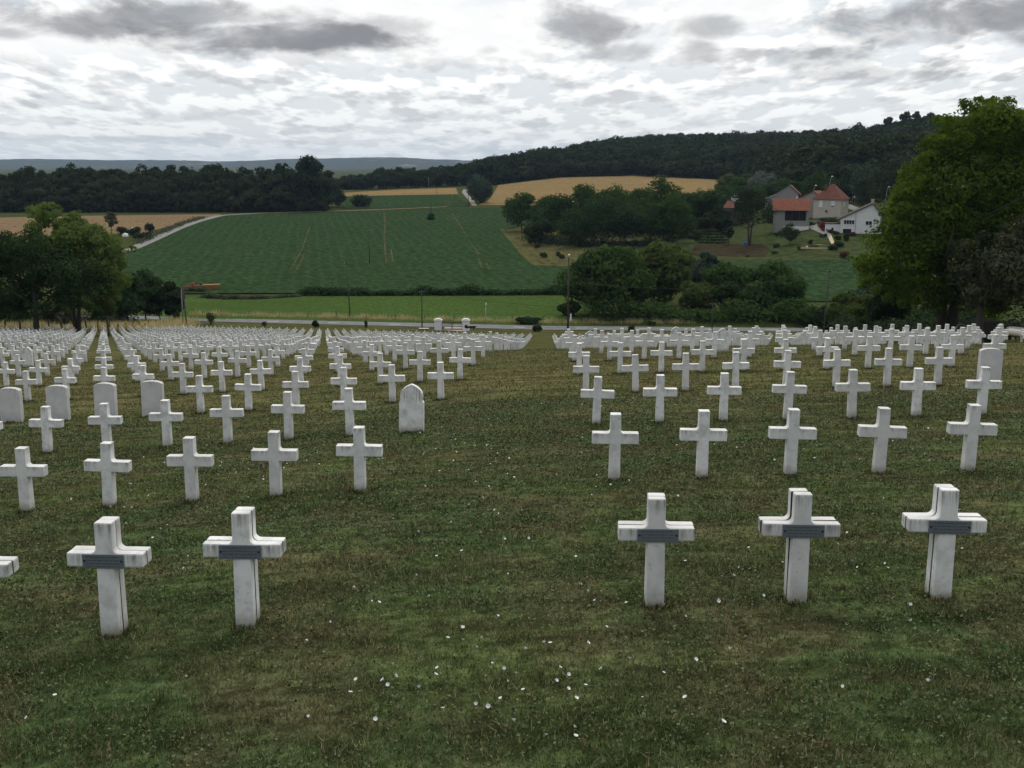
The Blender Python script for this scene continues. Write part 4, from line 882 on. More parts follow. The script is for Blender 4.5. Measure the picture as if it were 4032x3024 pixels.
for (px, py, top, hw, lb) in [(1330, 815, 740, 40, 'dark bush row beside the great rounded tree'), (1420, 815, 775, 50, 'low bush clump right of the great rounded tree')]: pxtree(px, py, top, hw, 'deep', lb, base=.02, n=1600)
spots = []
sky1 = ([1240, 1320, 1400, 1500, 1560, 1640, 1655, 1700, 1770, 1830, 1880, 1900, 1960, 2050], [690, 705, 690, 662, 655, 648, 668, 655, 645, 640, 618, 612, 590, 580])
for px in np.arange(1240, 1960, 24):
    for k, D in enumerate((735, 755, 775)):
        p = at_depth(px + rw.uniform(-9, 9), D + rw.uniform(-4, 4)); top = np.interp(px, *sky1) + rw.uniform(-8, 12)
        spots.append((p[0], p[1], max(6, (pix(p)[1] - top) * mpp(p)) * (1 if k else .82), rw.uniform(4.5, 7.5)))
wood('middle_wood', 'dark wood behind the thin golden strip', spots, 'far', 800, 1.0)
spots = []
skx = [1880, 1900, 1960, 2050, 2150, 2300, 2443, 2700, 2900, 3100, 3250, 3370, 3450, 3555, 3700, 3780, 4100]; sky_ = [640, 612, 585, 576, 566, 552, 532, 524, 522, 516, 512, 505, 490, 462, 448, 440, 440]
def edge_D(px): return np.interp(px, [1880, 2000, 2200, 2500, 2890, 3000, 3150, 3400, 4100], [745, 760, 785, 800, 765, 560, 480, 450, 440])
for px0 in np.arange(1900, 4140, 22):
    D0 = edge_D(px0)
    if 1950 < px0 < 2890: D0 = depth(at(px0, np.interp(px0, [1950, 2200, 2500, 2890], [728, 699, 692, 711]))) + 6
    for k in range(40):
        D = D0 + k * 12 + rw.uniform(-4, 4)
        if D > 1080: break
        p = at_depth(px0 + rw.uniform(-14, 14), D); yb_ = pix(p)[1]; mp_ = mpp(p)
        hmax = (yb_ - np.interp(px0, skx, sky_) - rw.uniform(-6, 14)) * mp_
        h_ = min(hmax, rw.uniform(15, 21)) * (.62 if k == 0 else 1)
        if px0 > 2050 and k > 3 and rw.rand() < .35: continue
        if h_ < 6: continue
        spots.append((p[0], p[1], h_, rw.uniform(4.2, 8.4)))
print('hill trees', len(spots))
wood('hill_wood', 'dark forest covering the long hill behind the hamlet', spots, 'far', 430, 1.25)
for i, (px, D, hw, top) in enumerate([(3372, 800, 34, 487), (3490, 790, 28, 462), (3555, 770, 32, 442), (3605, 760, 24, 440), (3650, 760, 30, 438)]):
    pxtree(px, 0, top, hw, 'far', 'tall tree standing clear on the forest skyline, ' + ['see-through one apart', 'second from the see-through one', 'third along', 'slim fourth', 'last before the huge tree'][i], D=D, base=.2, n=900 if i == 0 else 2200, leaf=1.0, k=22, group='skyline trees on the hill')

# ---------------------------------------------------------------- poles, lamps and cables
def pole(px, py, top, label, D=None, mat='pole', rad=.13, dx=0.0, cross=True, group='utility poles across the valley', name='utility_pole'):
    loc = at_depth(px, D) if D else at(px, py)
    m = mpp(loc); yb_ = pix(loc)[1]; h_ = (yb_ - top) * m * 1.01
    t = empty(name, loc, 0, label, 'pole', group)
    MB().tube([(0, 0, -.5), (dx * .5 * m, 0, h_ * .5), (dx * m, 0, h_)], [rad, rad * .85, rad * .65], 10).build('shaft', M[mat], t, True)
    if cross:
        MB().box(dx * m - .45, dx * m + .45, -.05, .05, h_ - .45, h_ - .35).build('crossarm', M['iron'], t)
        for q in (-.36, 0, .36): MB().tube([(dx * m + q, 0, h_ - .35), (dx * m + q, 0, h_ - .22)], .035, 6).build('insulator', M['shutter'], t)
    return (loc[0] + dx * m, loc[1], loc[2] + h_ - .25)
A = {}
A['a'] = pole(1379, 1253, 1033, 'dark utility pole beyond the road, nearest the ditch end, tallest on the left', rad=.12, dx=-8)
A['b'] = pole(1456, 1041, 907, 'dark utility pole standing alone in the middle of the beet field', rad=.14, dx=-2)
A['c'] = pole(1698, 842, 770, 'slim dark pole rising from the lone bush', rad=.16)
A['d'] = pole(1844, 815, 724, 'dark pole beside the pale farm track', rad=.17, cross=False)
A['e'] = pole(1780, 815, 765, 'thin grey pole in the upper beet strip', rad=.11, mat='polecon', cross=False)
A['f'] = pole(1688, 741, 698, 'white pole before the middle wood', rad=.16, mat='polecon', cross=False)
A['g'] = pole(1719, 766, 735, 'thin dark pole on the golden strip', rad=.12, cross=False)
A['h'] = pole(1662, 1285, 1143, 'dark pole at the roadside left of the cemetery gate', D=183, rad=.11, dx=1)
A['i'] = pole(3240, 1285, 1062, 'leaning dark pole in the scrub beyond the road', D=172, rad=.16, dx=12)
A['j'] = pole(2803, 1303, 1190, 'short dark pole standing at the near road edge', D=181, rad=.11, cross=True)
loc = at_depth(728, 176); m = mpp(loc); hp = (pix(loc)[1] - 1138) * m
t = empty('twin_pole', loc, 0, 'pair of old poles standing side by side at the lower left corner of the cemetery', 'pole')
MB().tube([(-.28, 0, -.4), (-.18, 0, hp)], [.11, .09], 9).build('pole_shaft', M['polecon'], t, True)
MB().tube([(.30, 0, -.4), (.10, 0, hp + .1)], [.11, .09], 9).build('pole_shaft', M['pole'], t, True)
MB().tube([(-.35, 0, hp - .1), (.3, 0, hp - .1)], .04, 6).build('crossarm', M['iron'], t)
# tall lamp post by the thicket
loc = at_depth(2236, 187); m = mpp(loc); h_ = (pix(loc)[1] - 1004) * m
t = empty('lamp_post', loc, 0, 'tall dark wooden lamp post with white globe and white box near its foot', 'lamp post')
MB().tube([(0, 0, -.4), (.02, 0, h_ * .5), (.05, 0, h_ - .4)], [.20, .165, .13], 12).build('shaft', M['pole'], t, True)
MB().tube([(.05, -.02, h_ - 1.2), (.05, -.12, h_ - .2), (.06, -.2, h_ - .05)], .035, 8).build('bracket', M['metal'], t, True)
me = bpy.data.meshes.new('lamp'); bm = bmesh.new(); bmesh.ops.create_uvsphere(bm, u_segments=12, v_segments=8, radius=.19); bmesh.ops.scale(bm, vec=(1, 1, .8), verts=bm.verts); bm.to_mesh(me); bm.free()
q = link('lamp_globe', me, M['lampglass'], t); q.location = (.06, -.2, h_ - .02)
MB().box(.34, .60, -.16, .05, 1.35, 2.45).build('cabinet', M['whitepaint'], t); MB().box(.12, .34, -.06, 0, 1.8, 1.9).build('cabinet_bracket', M['metal'], t)
# thin pale marker post and gate neighbours
loc = at_depth(1912, 191); m = mpp(loc); h_ = (pix(loc)[1] - 1192) * m
t = empty('marker_post', loc, 0, 'thin greenish steel post with white cap beyond the road by the gate', 'post')
MB().tube([(0, 0, -.3), (.06, 0, h_ - .35)], .055, 8).build('shaft', M['metal'], t, True); MB().tube([(.09, 0, h_ - .42), (.12, 0, h_)], .085, 8).build('cap', M['whitepaint'], t)
MB().tube([(.055, 0, h_ - .62), (.06, 0, h_ - .5)], .075, 8).build('collar', LEAF['conif'], t)
def cable(a, b, sag, label, r=.02):
    P = [tuple(a[i] + (b[i] - a[i]) * k / 14 - (sag * 4 * (k / 14) * (1 - k / 14) if i == 2 else 0) for i in range(3)) for k in range(15)]
    o = MB().tube(P, r, 5).build('overhead_cable', M['cable']); tag(o, label, 'cable', 'overhead cables')
lampt = tuple(Vector(at_depth(2236, 187)) + Vector((0, 0, 8.2)))
cable(A['a'], lampt, 1.8, 'overhead cable from the tall left pole to the lamp post')
cable(A['h'], A['j'], 1.6, 'overhead cable along the road between the gate pole and the short pole')
cable(A['a'], A['h'], 1.2, 'overhead cable dropping from the tall left pole to the gate pole')
cable(A['i'], lampt, 2.0, 'overhead cable between the leaning pole and the lamp post')
e_ = at_depth(3800, 190); cable(A['i'], (e_[0], e_[1], A['i'][2] - .6), 1.0, 'overhead cable running right from the leaning pole behind the huge tree')

# ---------------------------------------------------------------- gate, step, sign
loc = at_depth(1780, 181.5); m = mpp(loc); yb_ = pix(loc)[1]
gt = empty('cemetery_gate', loc, R(-2), 'white gate piers with black barred double gate at the foot of the slope', 'gate')
W2 = 2.30; PH = 1.86
for s in (-1, 1):
    p = MB().box(s * W2 - .58, s * W2 + .58, -.5, .5, -.3, PH - .22).build('pier', M['whitepaint'], gt)
    MB().box(s * W2 - .66, s * W2 + .66, -.58, .58, PH - .22, PH - .10).add([(s * W2 - .5, -.44, PH - .10), (s * W2 + .5, -.44, PH - .10), (s * W2 + .5, .44, PH - .10), (s * W2 - .5, .44, PH - .10), (s * W2 - .46, -.4, PH + .12), (s * W2 + .46, -.4, PH + .12), (s * W2 + .46, .4, PH + .12), (s * W2 - .46, .4, PH + .12)], [(3, 2, 1, 0), (4, 5, 6, 7), (0, 1, 5, 4), (1, 2, 6, 5), (2, 3, 7, 6), (3, 0, 4, 7)]).build('pier_cap', M['whitepaint'], p)
    lf = MB()
    x0, x1 = (-1.70, -.02) if s < 0 else (.02, 1.70)
    for k in range(9):
        xx = x0 + .05 + (x1 - x0 - .1) * k / 8; lf.tube([(xx, 0, .08), (xx, 0, 1.42)], .026 if 0 < k < 8 else .05, 6)
    for zz in (.10, .62, 1.33): lf.box(x0, x1, -.02, .02, zz, zz + .05)
    lf.build('gate_leaf', M['iron'], gt)
MB().box(-2.9, 2.7, -1.5, .4, -.3, .02).build('step', M['stepstone'], gt)
MB().box(-1.5, 1.6, 1.2, 3.0, -.1, .10).build('threshold', M['stepstone'], gt)
loc = at_depth(1852, 175)
sg = empty('information_board', loc, R(6), 'dark slanted information board on two posts right of the gate', 'sign')
for xx in (-.55, .5): MB().box(xx - .035, xx + .035, -.03, .03, -.3, 1.1).build('post', M['iron'], sg)
bd = MB(); bd.prism([(-.9, 1.02), (.72, 1.05), (1.08, 1.40), (-.42, 1.36), (-.5, 1.55), (-.9, 1.55)], -.04, .04); bd.build('panel', M['iron'], sg)
loc = at_depth(1668, 181.5); ps = empty('stone_cover', loc, 0, 'low dark slab with pale rim at the foot of the gate pole', 'slab')
MB().box(-.75, .75, -.5, .5, -.1, .16).build('block', M['darkwall'], ps); MB().box(-.8, .85, -.55, .55, .16, .24).build('rim', M['stepstone'], ps)
loc = at_depth(3206, 160); ps = empty('stone_bench', loc, 0, 'pale flat stone slab lying on the grass bank at lower right', 'stone slab')
MB().box(-.7, .7, -.3, .3, .18, .30).build('top', M['slab'], ps); MB().box(-.55, .5, -.2, .2, -.3, .18).build('base', M['darkwall'], ps)

# ---------------------------------------------------------------- fences with dry grass
def fence(name, label, pts, n, hgt, lean=.06, wires=(.35, .75, 1.05), world=False, rad=.06):
    W = np.array(pts, float) if world else np.array([at_depth(a, D)[:2] for a, D in pts]); seg = np.r_[0, np.cumsum(np.hypot(*np.diff(W, axis=0).T))]
    t = empty(name, (W[0, 0], W[0, 1], h1(*W[0])), 0, label, 'fence'); o0 = Vector(t.location); tops = []
    for s in np.linspace(0, seg[-1], n):
        X, Y = np.interp(s, seg, W[:, 0]), np.interp(s, seg, W[:, 1]); p = Vector((X, Y, h1(X, Y))) - o0
        hh = hgt * rng.uniform(.8, 1.12); q = Vector((rng.gauss(0, lean), rng.gauss(0, lean), hh))
        MB().tube([p - Vector((0, 0, .3)), p + q], [rad * 1.1, rad * .9], 6).build('post', M['oldwood'], t); tops.append((p, q))
    mb = MB()
    for wz in wires:
        for (a, qa), (b, qb) in zip(tops[:-1], tops[1:]): mb.tube([a + qa * wz / hgt, b + qb * wz / hgt], .008, 4)
    mb.build('wire', M['metal'], t); return W
FL = fence('wire_fence', 'old post and wire fence in dry grass along the left trees', [(-40, 141), (150, 144), (300, 148), (450, 153), (560, 160), (660, 172), (705, 181)], 26, 1.55, rad=.13)
FM = fence('wire_fence', 'post and wire fence along the meadow beyond the road', [(q, road_y(q) + 7.2) for q in np.linspace(-58, 32, 12)], 18, 1.15, world=True)
FR = fence('wire_fence', 'leaning post fence in dry grass under the right-hand trees', [(3440, 119), (3560, 116), (3700, 113), (3850, 111), (4000, 110)], 12, 1.3, .10)
def tallgrass(name, label, W, n, wid, h0, h1_, mat, off=0.0):
    W = np.asarray(W); seg = np.r_[0, np.cumsum(np.hypot(*np.diff(W, axis=0).T))]; s = nr.rand(n) * seg[-1]
    cl_ = .5 + .5 * np.sin(s * 1.3 + 2 * np.sin(s * .37)); k = nr.rand(n) < .35 + .65 * cl_; s = s[k]; cl_ = cl_[k]; n = len(s)
    X = np.interp(s, seg, W[:, 0]) + nr.randn(n) * wid; Y = np.interp(s, seg, W[:, 1]) + off + nr.randn(n) * wid; Z = H(X, Y)
    a = nr.rand(n) * 6.283; hh = nr.uniform(h0, h1_, n) * (.6 + .4 * cl_); ww = nr.uniform(.02, .05, n); b = nr.rand(n) * 6.283; ln = nr.rand(n) * .5
    A_ = np.stack([X - np.cos(a) * ww, Y - np.sin(a) * ww, Z], -1); B_ = np.stack([X + np.cos(a) * ww, Y + np.sin(a) * ww, Z], -1)
    T = np.stack([X + np.cos(b) * hh * ln, Y + np.sin(b) * hh * ln, Z + hh], -1); Vv = np.stack([A_, B_, T], 1).reshape(-1, 3)
    o = link(name, np_mesh(name, Vv, np.arange(len(Vv)).reshape(-1, 3)), M[mat]); tag(o, label, 'grass', kind='stuff')
tallgrass('dry_grass', 'tall straw-coloured grass along the left fence', FL, 26000, 1.1, .8, 1.9, 'strawgrass', 2.6)
tallgrass('tall_grass', 'tall green weeds at the foot of the left fence', FL, 14000, .8, .3, .8, 'greengrass', 1.0)
tallgrass('dry_grass', 'tall straw-coloured grass beyond the road along the meadow fence', FM, 12000, .5, .4, 1.3, 'strawgrass')
tallgrass('dry_grass', 'dry rust and straw grass under the right-hand trees', FR[:3], 14000, 1.0, .4, 1.3, 'strawgrass', 1.5)
tallgrass('tall_grass', 'green verge weeds under the thicket beyond the road', [(q, road_y(q) + 6) for q in np.linspace(18, 100, 12)], 12000, 1.2, .3, .9, 'greengrass')
loc = at_depth(4000, 116); hedge_run('low_hedge', 'dark leafy hedge behind the white cows', [(3860, 1262 + 60), (3950, 1322), (4090, 1322)], 2.6, .9, 3000, 'conif', .2)

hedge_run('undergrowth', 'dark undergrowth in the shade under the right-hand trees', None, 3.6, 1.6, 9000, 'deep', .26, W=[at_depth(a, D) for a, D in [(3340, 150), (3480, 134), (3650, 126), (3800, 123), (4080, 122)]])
hedge_run('undergrowth', 'dense dark undergrowth along the foot of the thicket beyond the road', None, 4.2, 1.5, 12000, 'mid', .40, W=[(q, road_y(q) + 10.5) for q in np.linspace(14, 84, 12)])
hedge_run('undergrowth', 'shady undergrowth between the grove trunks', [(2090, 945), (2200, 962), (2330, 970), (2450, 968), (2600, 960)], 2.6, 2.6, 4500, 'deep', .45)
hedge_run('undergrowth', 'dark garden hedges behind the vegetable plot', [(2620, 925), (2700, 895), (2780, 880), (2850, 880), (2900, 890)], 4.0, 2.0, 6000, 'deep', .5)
hedge_run('undergrowth', 'grey-green scrub behind the left fence', None, 3.0, 1.8, 6000, 'greyo', .26, W=[at_depth(a, D) for a, D in [(-60, 168), (150, 172), (330, 176), (480, 186)]])

# ---------------------------------------------------------------- cattle
def skin(name, nodes, edges, mat, parent=None, sub=2):
    me = bpy.data.meshes.new(name); me.from_pydata([n_[:3] for n_ in nodes], edges, []); o = link(name, me, None, parent)
    m_ = o.modifiers.new('skin', 'SKIN'); m_.use_smooth_shade = True
    for i, n_ in enumerate(nodes): me.skin_vertices[0].data[i].radius = (n_[3], n_[4] if len(n_) > 4 else n_[3])
    me.skin_vertices[0].data[0].use_root = True
    o.modifiers.new('sub', 'SUBSURF').levels = sub; o.modifiers['sub'].render_levels = sub
    me.materials.append(mat)
    dg = bpy.context.evaluated_depsgraph_get(); ev = o.evaluated_get(dg); nm = bpy.data.meshes.new_from_object(ev)
    o.modifiers.clear(); o.data = nm; nm.polygons.foreach_set('use_smooth', [True] * len(nm.polygons))
    if not nm.materials: nm.materials.append(mat)
    return o
def cow(loc, rz, label, s=1.0, head=(1.72, 0, .72)):
    t = empty('cow', loc, rz, label, 'cow', 'white cows beside the cemetery')
    N = [(-.15, 0, 1.05, .36, .40), (-.62, 0, 1.10, .33, .33), (-.98, 0, 1.13, .26, .26), (.35, 0, 1.03, .36, .40), (.72, 0, 1.08, .30, .33), (1.0, 0, 1.10, .19, .24), (1.28, 0, (1.10 + head[2]) / 2 + .12, .13, .17),
         (head[0] - .22, 0, head[2] + .12, .125, .13), (head[0], 0, head[2] - .04, .10, .10), (head[0] + .15, 0, head[2] - .17, .075, .07)]
    E_ = [(0, 1), (1, 2), (0, 3), (3, 4), (4, 5), (5, 6), (6, 7), (7, 8), (8, 9)]
    for y_ in (-.19, .19):
        k = len(N); N += [(-.86, y_, .82, .17, .15), (-.80, y_, .62, .10, .09), (-.95, y_, .46, .065, .055), (-.90, y_, .22, .045, .042), (-.88, y_, .05, .055, .05)]; E_ += [(2, k), (k, k + 1), (k + 1, k + 2), (k + 2, k + 3), (k + 3, k + 4)]
        k = len(N); N += [(.70, y_, .80, .14, .12), (.72, y_, .56, .085, .075), (.70, y_, .38, .06, .055), (.71, y_, .20, .043, .04), (.73, y_, .05, .055, .05)]; E_ += [(4, k), (k, k + 1), (k + 1, k + 2), (k + 2, k + 3), (k + 3, k + 4)]
    skin('body', N, E_, M['cow'], t)
    hx, hz = head[0] - .25, head[2] + .20
    for y_ in (-1, 1):
        MB().add([(hx, y_ * .10, hz), (hx - .05, y_ * .30, hz + .03), (hx + .06, y_ * .28, hz - .05), (hx + .05, y_ * .12, hz - .04), (hx, y_ * .20, hz - .06)], [(0, 1, 2, 3), (0, 4, 1), (1, 4, 2), (2, 4, 3), (3, 4, 0)]).build('ear', M['cow'], t)
        MB().tube([(hx - .02, y_ * .08, hz + .03), (hx, y_ * .17, hz + .12), (hx + .04, y_ * .2, hz + .2)], [.028, .02, .008], 6).build('horn', M['slab'], t, True)
    MB().tube([(-1.18, 0, 1.22), (-1.27, 0, 1.0), (-1.26, 0, .6), (-1.25, 0, .42)], [.035, .022, .018, .04], 6).build('tail', M['cow'], t, True)
    t.scale = (s, s, s); return t
p = at_depth(3990, 104); cow(p, R(-12), 'cream-white cow standing side-on under the trees, larger of the two', 1.03, (1.72, 0, 1.0))
p = at_depth(3990, 98); cow(p, R(-28), 'smaller white cow with lowered head nearest the far right crosses', .86, (1.62, 0, .55))

# ---------------------------------------------------------------- farm things
def wheel(t, x_, y_, z_, r_, w_=.25, name='wheel', rim='red'):
    o = MB().tube([(x_, y_ - w_ / 2, z_), (x_, y_ + w_ / 2, z_)], r_, 16).build(name, M['rubber'], t)
    MB().tube([(x_, y_ - w_ / 2 - .02, z_), (x_, y_ + w_ / 2 + .02, z_)], r_ * .5, 12).build('rim', M[rim], o)
p = at_depth(3855, 109)
t = empty('feed_cart', p, R(-20), 'weathered grey-brown cattle feed cart standing behind the dull olive tree', 'cart')
MB().prism([(-1.05, 1.0), (1.1, 1.0), (1.45, 2.15), (-1.45, 2.0)], -.7, .7).build('hopper', M['oldwood'], t); MB().box(-1.3, 1.2, -.6, .6, .75, .97).build('chassis', M['iron'], t)
for s in (-1, 1): wheel(t, s * .75, -.75, .42, .42, rim='iron')
ring = [(math.cos(a) * .45 - 1.75, -.2, math.sin(a) * .5 + 1.25) for a in np.linspace(0, 6.283, 20)]; MB().tube(ring, .05, 6, False).build('hose_coil', M['metal'], t, True)
MB().tube([(-1.4, 0, .9), (-2.2, 0, .45)], .06, 6).build('drawbar', M['iron'], t)
p = at_depth(822, 240); p = (p[0], p[1], p[2] - .45)
t = empty('farm_trailer', p, R(7), 'low orange-yellow farm trailer parked at the meadow end of the beet field', 'trailer')
MB().prism([(-2.2, .75), (2.0, .75), (2.5, 1.75), (-2.2, 1.65)], -1.0, 1.0).build('body', M['orange'], t); MB().box(-2.0, 2.0, -.8, .8, .52, .72).build('chassis', M['iron'], t)
for k in range(5): MB().box(-2.1 + k * .95, -2.02 + k * .95, -1.05, -1.003, .76, 1.62).build('stake', M['orange'], t)
for s in (-1.1, -.2, 1.2): wheel(t, s, -.95, .42, .42)
MB().box(-1.9, -1.3, -.4, .4, 1.66, 2.05).build('headboard', M['iron'], t)
p = at_depth(757, 238)
t = empty('farm_implement', p, R(5), 'rusty red field implement left of the orange-yellow trailer', 'farm machine')
f_ = MB(); f_.box(-1.7, 1.7, -.08, .08, .9, 1.06).box(-1.5, 1.5, .6, .76, .9, 1.06).box(-.08, .08, -.8, .9, .95, 1.1).build('frame', M['red'], t)
for k in range(9): MB().tube([(-1.6 + k * .4, 0, .9), (-1.6 + k * .4, .15, .5), (-1.55 + k * .4, -.1, .12)], .05, 6).build('tine', M['red'], t)
MB().prism([(-.1, 1.1), (.6, 1.1), (.5, 1.9), (.05, 1.9)], -.3, .3).build('seed_box', M['red'], t); MB().tube([(-.6, 0, 1.0), (-.3, 0, 1.9), (.2, 0, 1.1)], .06, 6).build('headstock', M['red'], t)
hedge_run('bank_vegetation', 'dry weedy bank under the farm machines', [(735, 1148), (770, 1150), (800, 1152)], 1.2, .6, 900, 'greyo', .3)
for i, (px, py) in enumerate([(525, 905), (493, 925)]):
    p = at(px, py + 6); t = empty('garden_sheet', p, .3, ['white plastic sheets among the dark garden shrubs', 'small white garden dome beside the dark shrubs'][i], 'sheet')
    if i == 0: MB().prism([(-1.6, .2), (1.6, .2), (1.2, 1.2), (-.4, 1.5), (-1.3, .9)], -.6, .6).build('cover', M['whitepaint'], t)
    else: MB().tube([(0, 0, 0), (0, 0, .6), (0, 0, 1.0), (0, 0, 1.25)], [1.1, 1.05, .7, .1], 12).build('dome', M['whitepaint'], t)
p = at(2934, 966); t = empty('barrel', p, 0, 'bright blue barrel against the twin trunks', 'barrel')
MB().tube([(0, 0, 0), (0, 0, .1), (0, 0, .55), (0, 0, 1.0), (0, 0, 1.1)], [.38, .42, .46, .42, .36], 14).build('body', M['blue'], t, True); MB().tube([(0, 0, 1.1), (0, 0, 1.14)], .3, 12).build('lid', M['iron'], t)
p = at(3222, 983); m = mpp(p)
t = empty('raised_bed', p, R(-20), 'plank-edged raised garden bed on the sloping lawn', 'garden bed')
MB().box(-4.4, 2.5, -.1, .1, -.3, .55).build('front_plank', M['plank'], t); MB().box(-4.4, 2.6, -.45, -.11, -.9, .12).build('side_board', M['darkwall'], t); MB().box(-3.3, -3.0, .1, 6.5, -.1, .5).build('side_plank', M['plank'], t)
MB().box(-1.6, 2.0, 5.8, 6.1, .3, .9).build('back_plank', M['plank'], t); MB().box(-3.0, 3.4, .12, 5.7, -.2, .3).build('soil', M['turned'], t)
sheet('driveway', [[(3184, 874), (3182, 900), (3230, 920), (3262, 938)], [(3212, 874), (3222, 900), (3258, 915), (3275, 928)]], M['gravel'], .22, 14, 6)
ribbon('garden_path', [(3266, 930), (3272, 945), (3280, 962)], 1.0, M['plank'], .2, 1.0)
sheet('village_road', [[(3325, 776), (3332, 784), (3328, 788)], [(3376, 770), (3378, 778), (3376, 784)]], M['gravel'], .3, 6, 6)
ribbon('village_road', [(3322, 806), (3345, 818), (3378, 830), (3400, 838)], 4.0, M['gravel'], .3)

# ---------------------------------------------------------------- hamlet
def win(t, x0, x1, z0, z1, y, fr='trim', gl='glass', mull=0, name='window', shut=None):
    f = MB(); e = .10
    f.box(x0 - e, x1 + e, y - .07, y - .004, z1, z1 + e).box(x0 - e, x1 + e, y - .10, y - .004, z0 - e, z0).box(x0 - e, x0, y - .07, y - .004, z0, z1).box(x1, x1 + e, y - .07, y - .004, z0, z1)
    for k in range(mull):
        xm = x0 + (x1 - x0) * (k + 1) / (mull + 1); f.box(xm - .035, xm + .035, y - .05, y - .004, z0, z1)
    o = f.build(name, M[fr], t); MB().box(x0, x1, y - .03, y - .006, z0, z1).build('pane', M[gl], o)
    if shut: MB().box(x0 + .01, x1 - .01, y - .045, y - .031, z0 + (z1 - z0) * .25, z1).build('blind', M['shutter'], o)
    return o
def roof_slab(t, a, b, y0, y1, th, mat, name='roof'):
    """one pitch from ridge point a to eave point b (x, z)"""
    n_ = Vector((b[1] - a[1], a[0] - b[0])).normalized(); n_ = n_ if n_.y > 0 else -n_
    lo = [a, b, (b[0] + n_.x * th, b[1] + n_.y * th), (a[0] + n_.x * th, a[1] + n_.y * th)]
    return MB().prism(lo, y0, y1).build(name, M[mat], t)
# white house
p = at_depth(3307, 300); k = .0698
t = empty('white_house', (p[0], p[1], p[2]), R(-17), 'white rendered house with long sloping gable, wide window and dark garage', 'house')
zb = (pix(p)[1] - 920) * k
MB().prism([(0, -2.5 + zb), (10.6, -2.5 + zb), (10.6, 5.1 + zb), (8.1, 8.1 + zb), (0, 4.1 + zb)], 0, 9).build('wall', M['render'], t)
rf = roof_slab(t, (8.1, 8.11 + zb), (-.9, 3.66 + zb), -.4, 9.4, .22, 'tile_brown'); roof_slab(t, (8.1, 8.11 + zb), (11.2, 4.4 + zb), -.4, 9.4, .22, 'tile_brown')
MB().box(7.7, 8.5, 3.0, 3.8, 7.6 + zb, 9.3 + zb).build('chimney', M['pinkwall'], rf)
win(t, 3.1 - 2.2, 5.8 - 2.2, 2.65 + zb, 3.7 + zb, 0, mull=3); win(t, 6.6, 8.2, 2.5 + zb, 3.5 + zb, 0, mull=1)
g_ = win(t, .75, 2.95, -.15 + zb, 1.35 + zb, 0, gl='dark', name='garage_opening')
MB().tube([(3.95, -.06, -2 + zb), (3.95, -.06, 5.8 + zb)], .06, 6).build('downpipe', M['metal'], t); MB().tube([(10.4, -.06, -2 + zb), (10.4, -.06, 5.0 + zb)], .06, 6).build('downpipe', M['metal'], t)
MB().box(-4.0, -.02, .5, 5.5, -2.5 + zb, 2.6 + zb).build('annex_wall', M['render'], t); MB().box(-4.15, -.03, .35, 5.6, 2.6 + zb, 2.78 + zb).build('annex_roof', M['tile_brown'], t)
d_ = win(t, -2.3, -1.75, .2 + zb, 1.6 + zb, .5, gl='dark', name='doorway'); MB().box(-1.6, -.95, .42, .496, -.6 + zb, 1.5 + zb).build('door', M['shutter'], t)
win(t, -3.7, -3.4, .9 + zb, 1.3 + zb, .5)
MB().box(10.62, 15.5, 1.5, 7.5, -2.0 + zb, 4.0 + zb).build('extension_wall', M['pinkwall'], t); MB().box(10.63, 15.7, 1.2, 7.7, 4.0 + zb, 4.25 + zb).build('extension_roof', M['tile_brown'], t)
# house with pyramid roof
p = at_depth(3200, 340); k = .079
zb = (pix(p)[1] - 841) * k
t = empty('tower_house', p, R(-36), 'cream rendered house with steep red pyramid roof', 'house')
MB().box(0, 8.6, 0, 7.0, -3 + zb, 4.5 + zb).build('wall', M['render_old'], t)
e = .45; ap = (5.2, 3.5, 9.1 + zb); ez = 4.45 + zb
rf = MB().add([(-e, -e, ez), (8.6 + e, -e, ez), (8.6 + e, 7 + e, ez), (-e, 7 + e, ez), (4.4, 3.5, ap[2]), (5.0, 3.5, ap[2])], [(0, 1, 5, 4), (1, 2, 5), (2, 3, 4, 5), (3, 0, 4), (3, 2, 1, 0)]).build('roof', M['tile_red'], t)
MB().box(2.6, 3.3, 1.6, 2.3, 6.0 + zb, 8.9 + zb).build('chimney', M['tile_red'], rf)
win(t, 1.9, 2.8, 2.1 + zb, 4.0 + zb, 0, gl='shutter'); win(t, 5.7, 6.6, 2.1 + zb, 3.8 + zb, 0, mull=1, shut=True); win(t, 3.9, 4.5, .5 + zb, 1.1 + zb, 0, fr='render_old', gl='dark', name='vent_opening')
w2 = MB().box(8.604, 8.66, 2.6, 3.4, 2.2 + zb, 3.7 + zb).build('window', M['trim'], t)
MB().prism([(-6.5, -3 + zb), (-.02, -3 + zb), (-.02, 5.6 + zb), (-1.5, 6.6 + zb), (-6.5, 4.2 + zb)], 3, 9).build('annex_wall', M['stonewall'], t)
roof_slab(t, (-1.4, 6.75 + zb), (-7.0, 4.0 + zb), 2.7, 9.2, .2, 'tile_orange', 'annex_roof'); roof_slab(t, (-1.4, 6.75 + zb), (0.1, 5.6 + zb), 2.7, 9.2, .2, 'tile_orange', 'annex_roof')
# terrace wall
p = at_depth(3180, 326); t = empty('terrace_wall', p, R(-24), 'low dark stone terrace wall below the pyramid-roofed house', 'wall')
MB().box(0, 11, 0, .6, -2, 1.0).build('wall', M['darkwall'], t); MB().box(3.6, 4.0, -.3, -.01, -2, 1.9).build('gate_post', M['stonewall'], t)
for k_ in range(4): MB().box(.6 + k_ * .55, .95 + k_ * .55, -.06, -.004, .2, .9).build('hanging_cloth', M['shutter'], t)
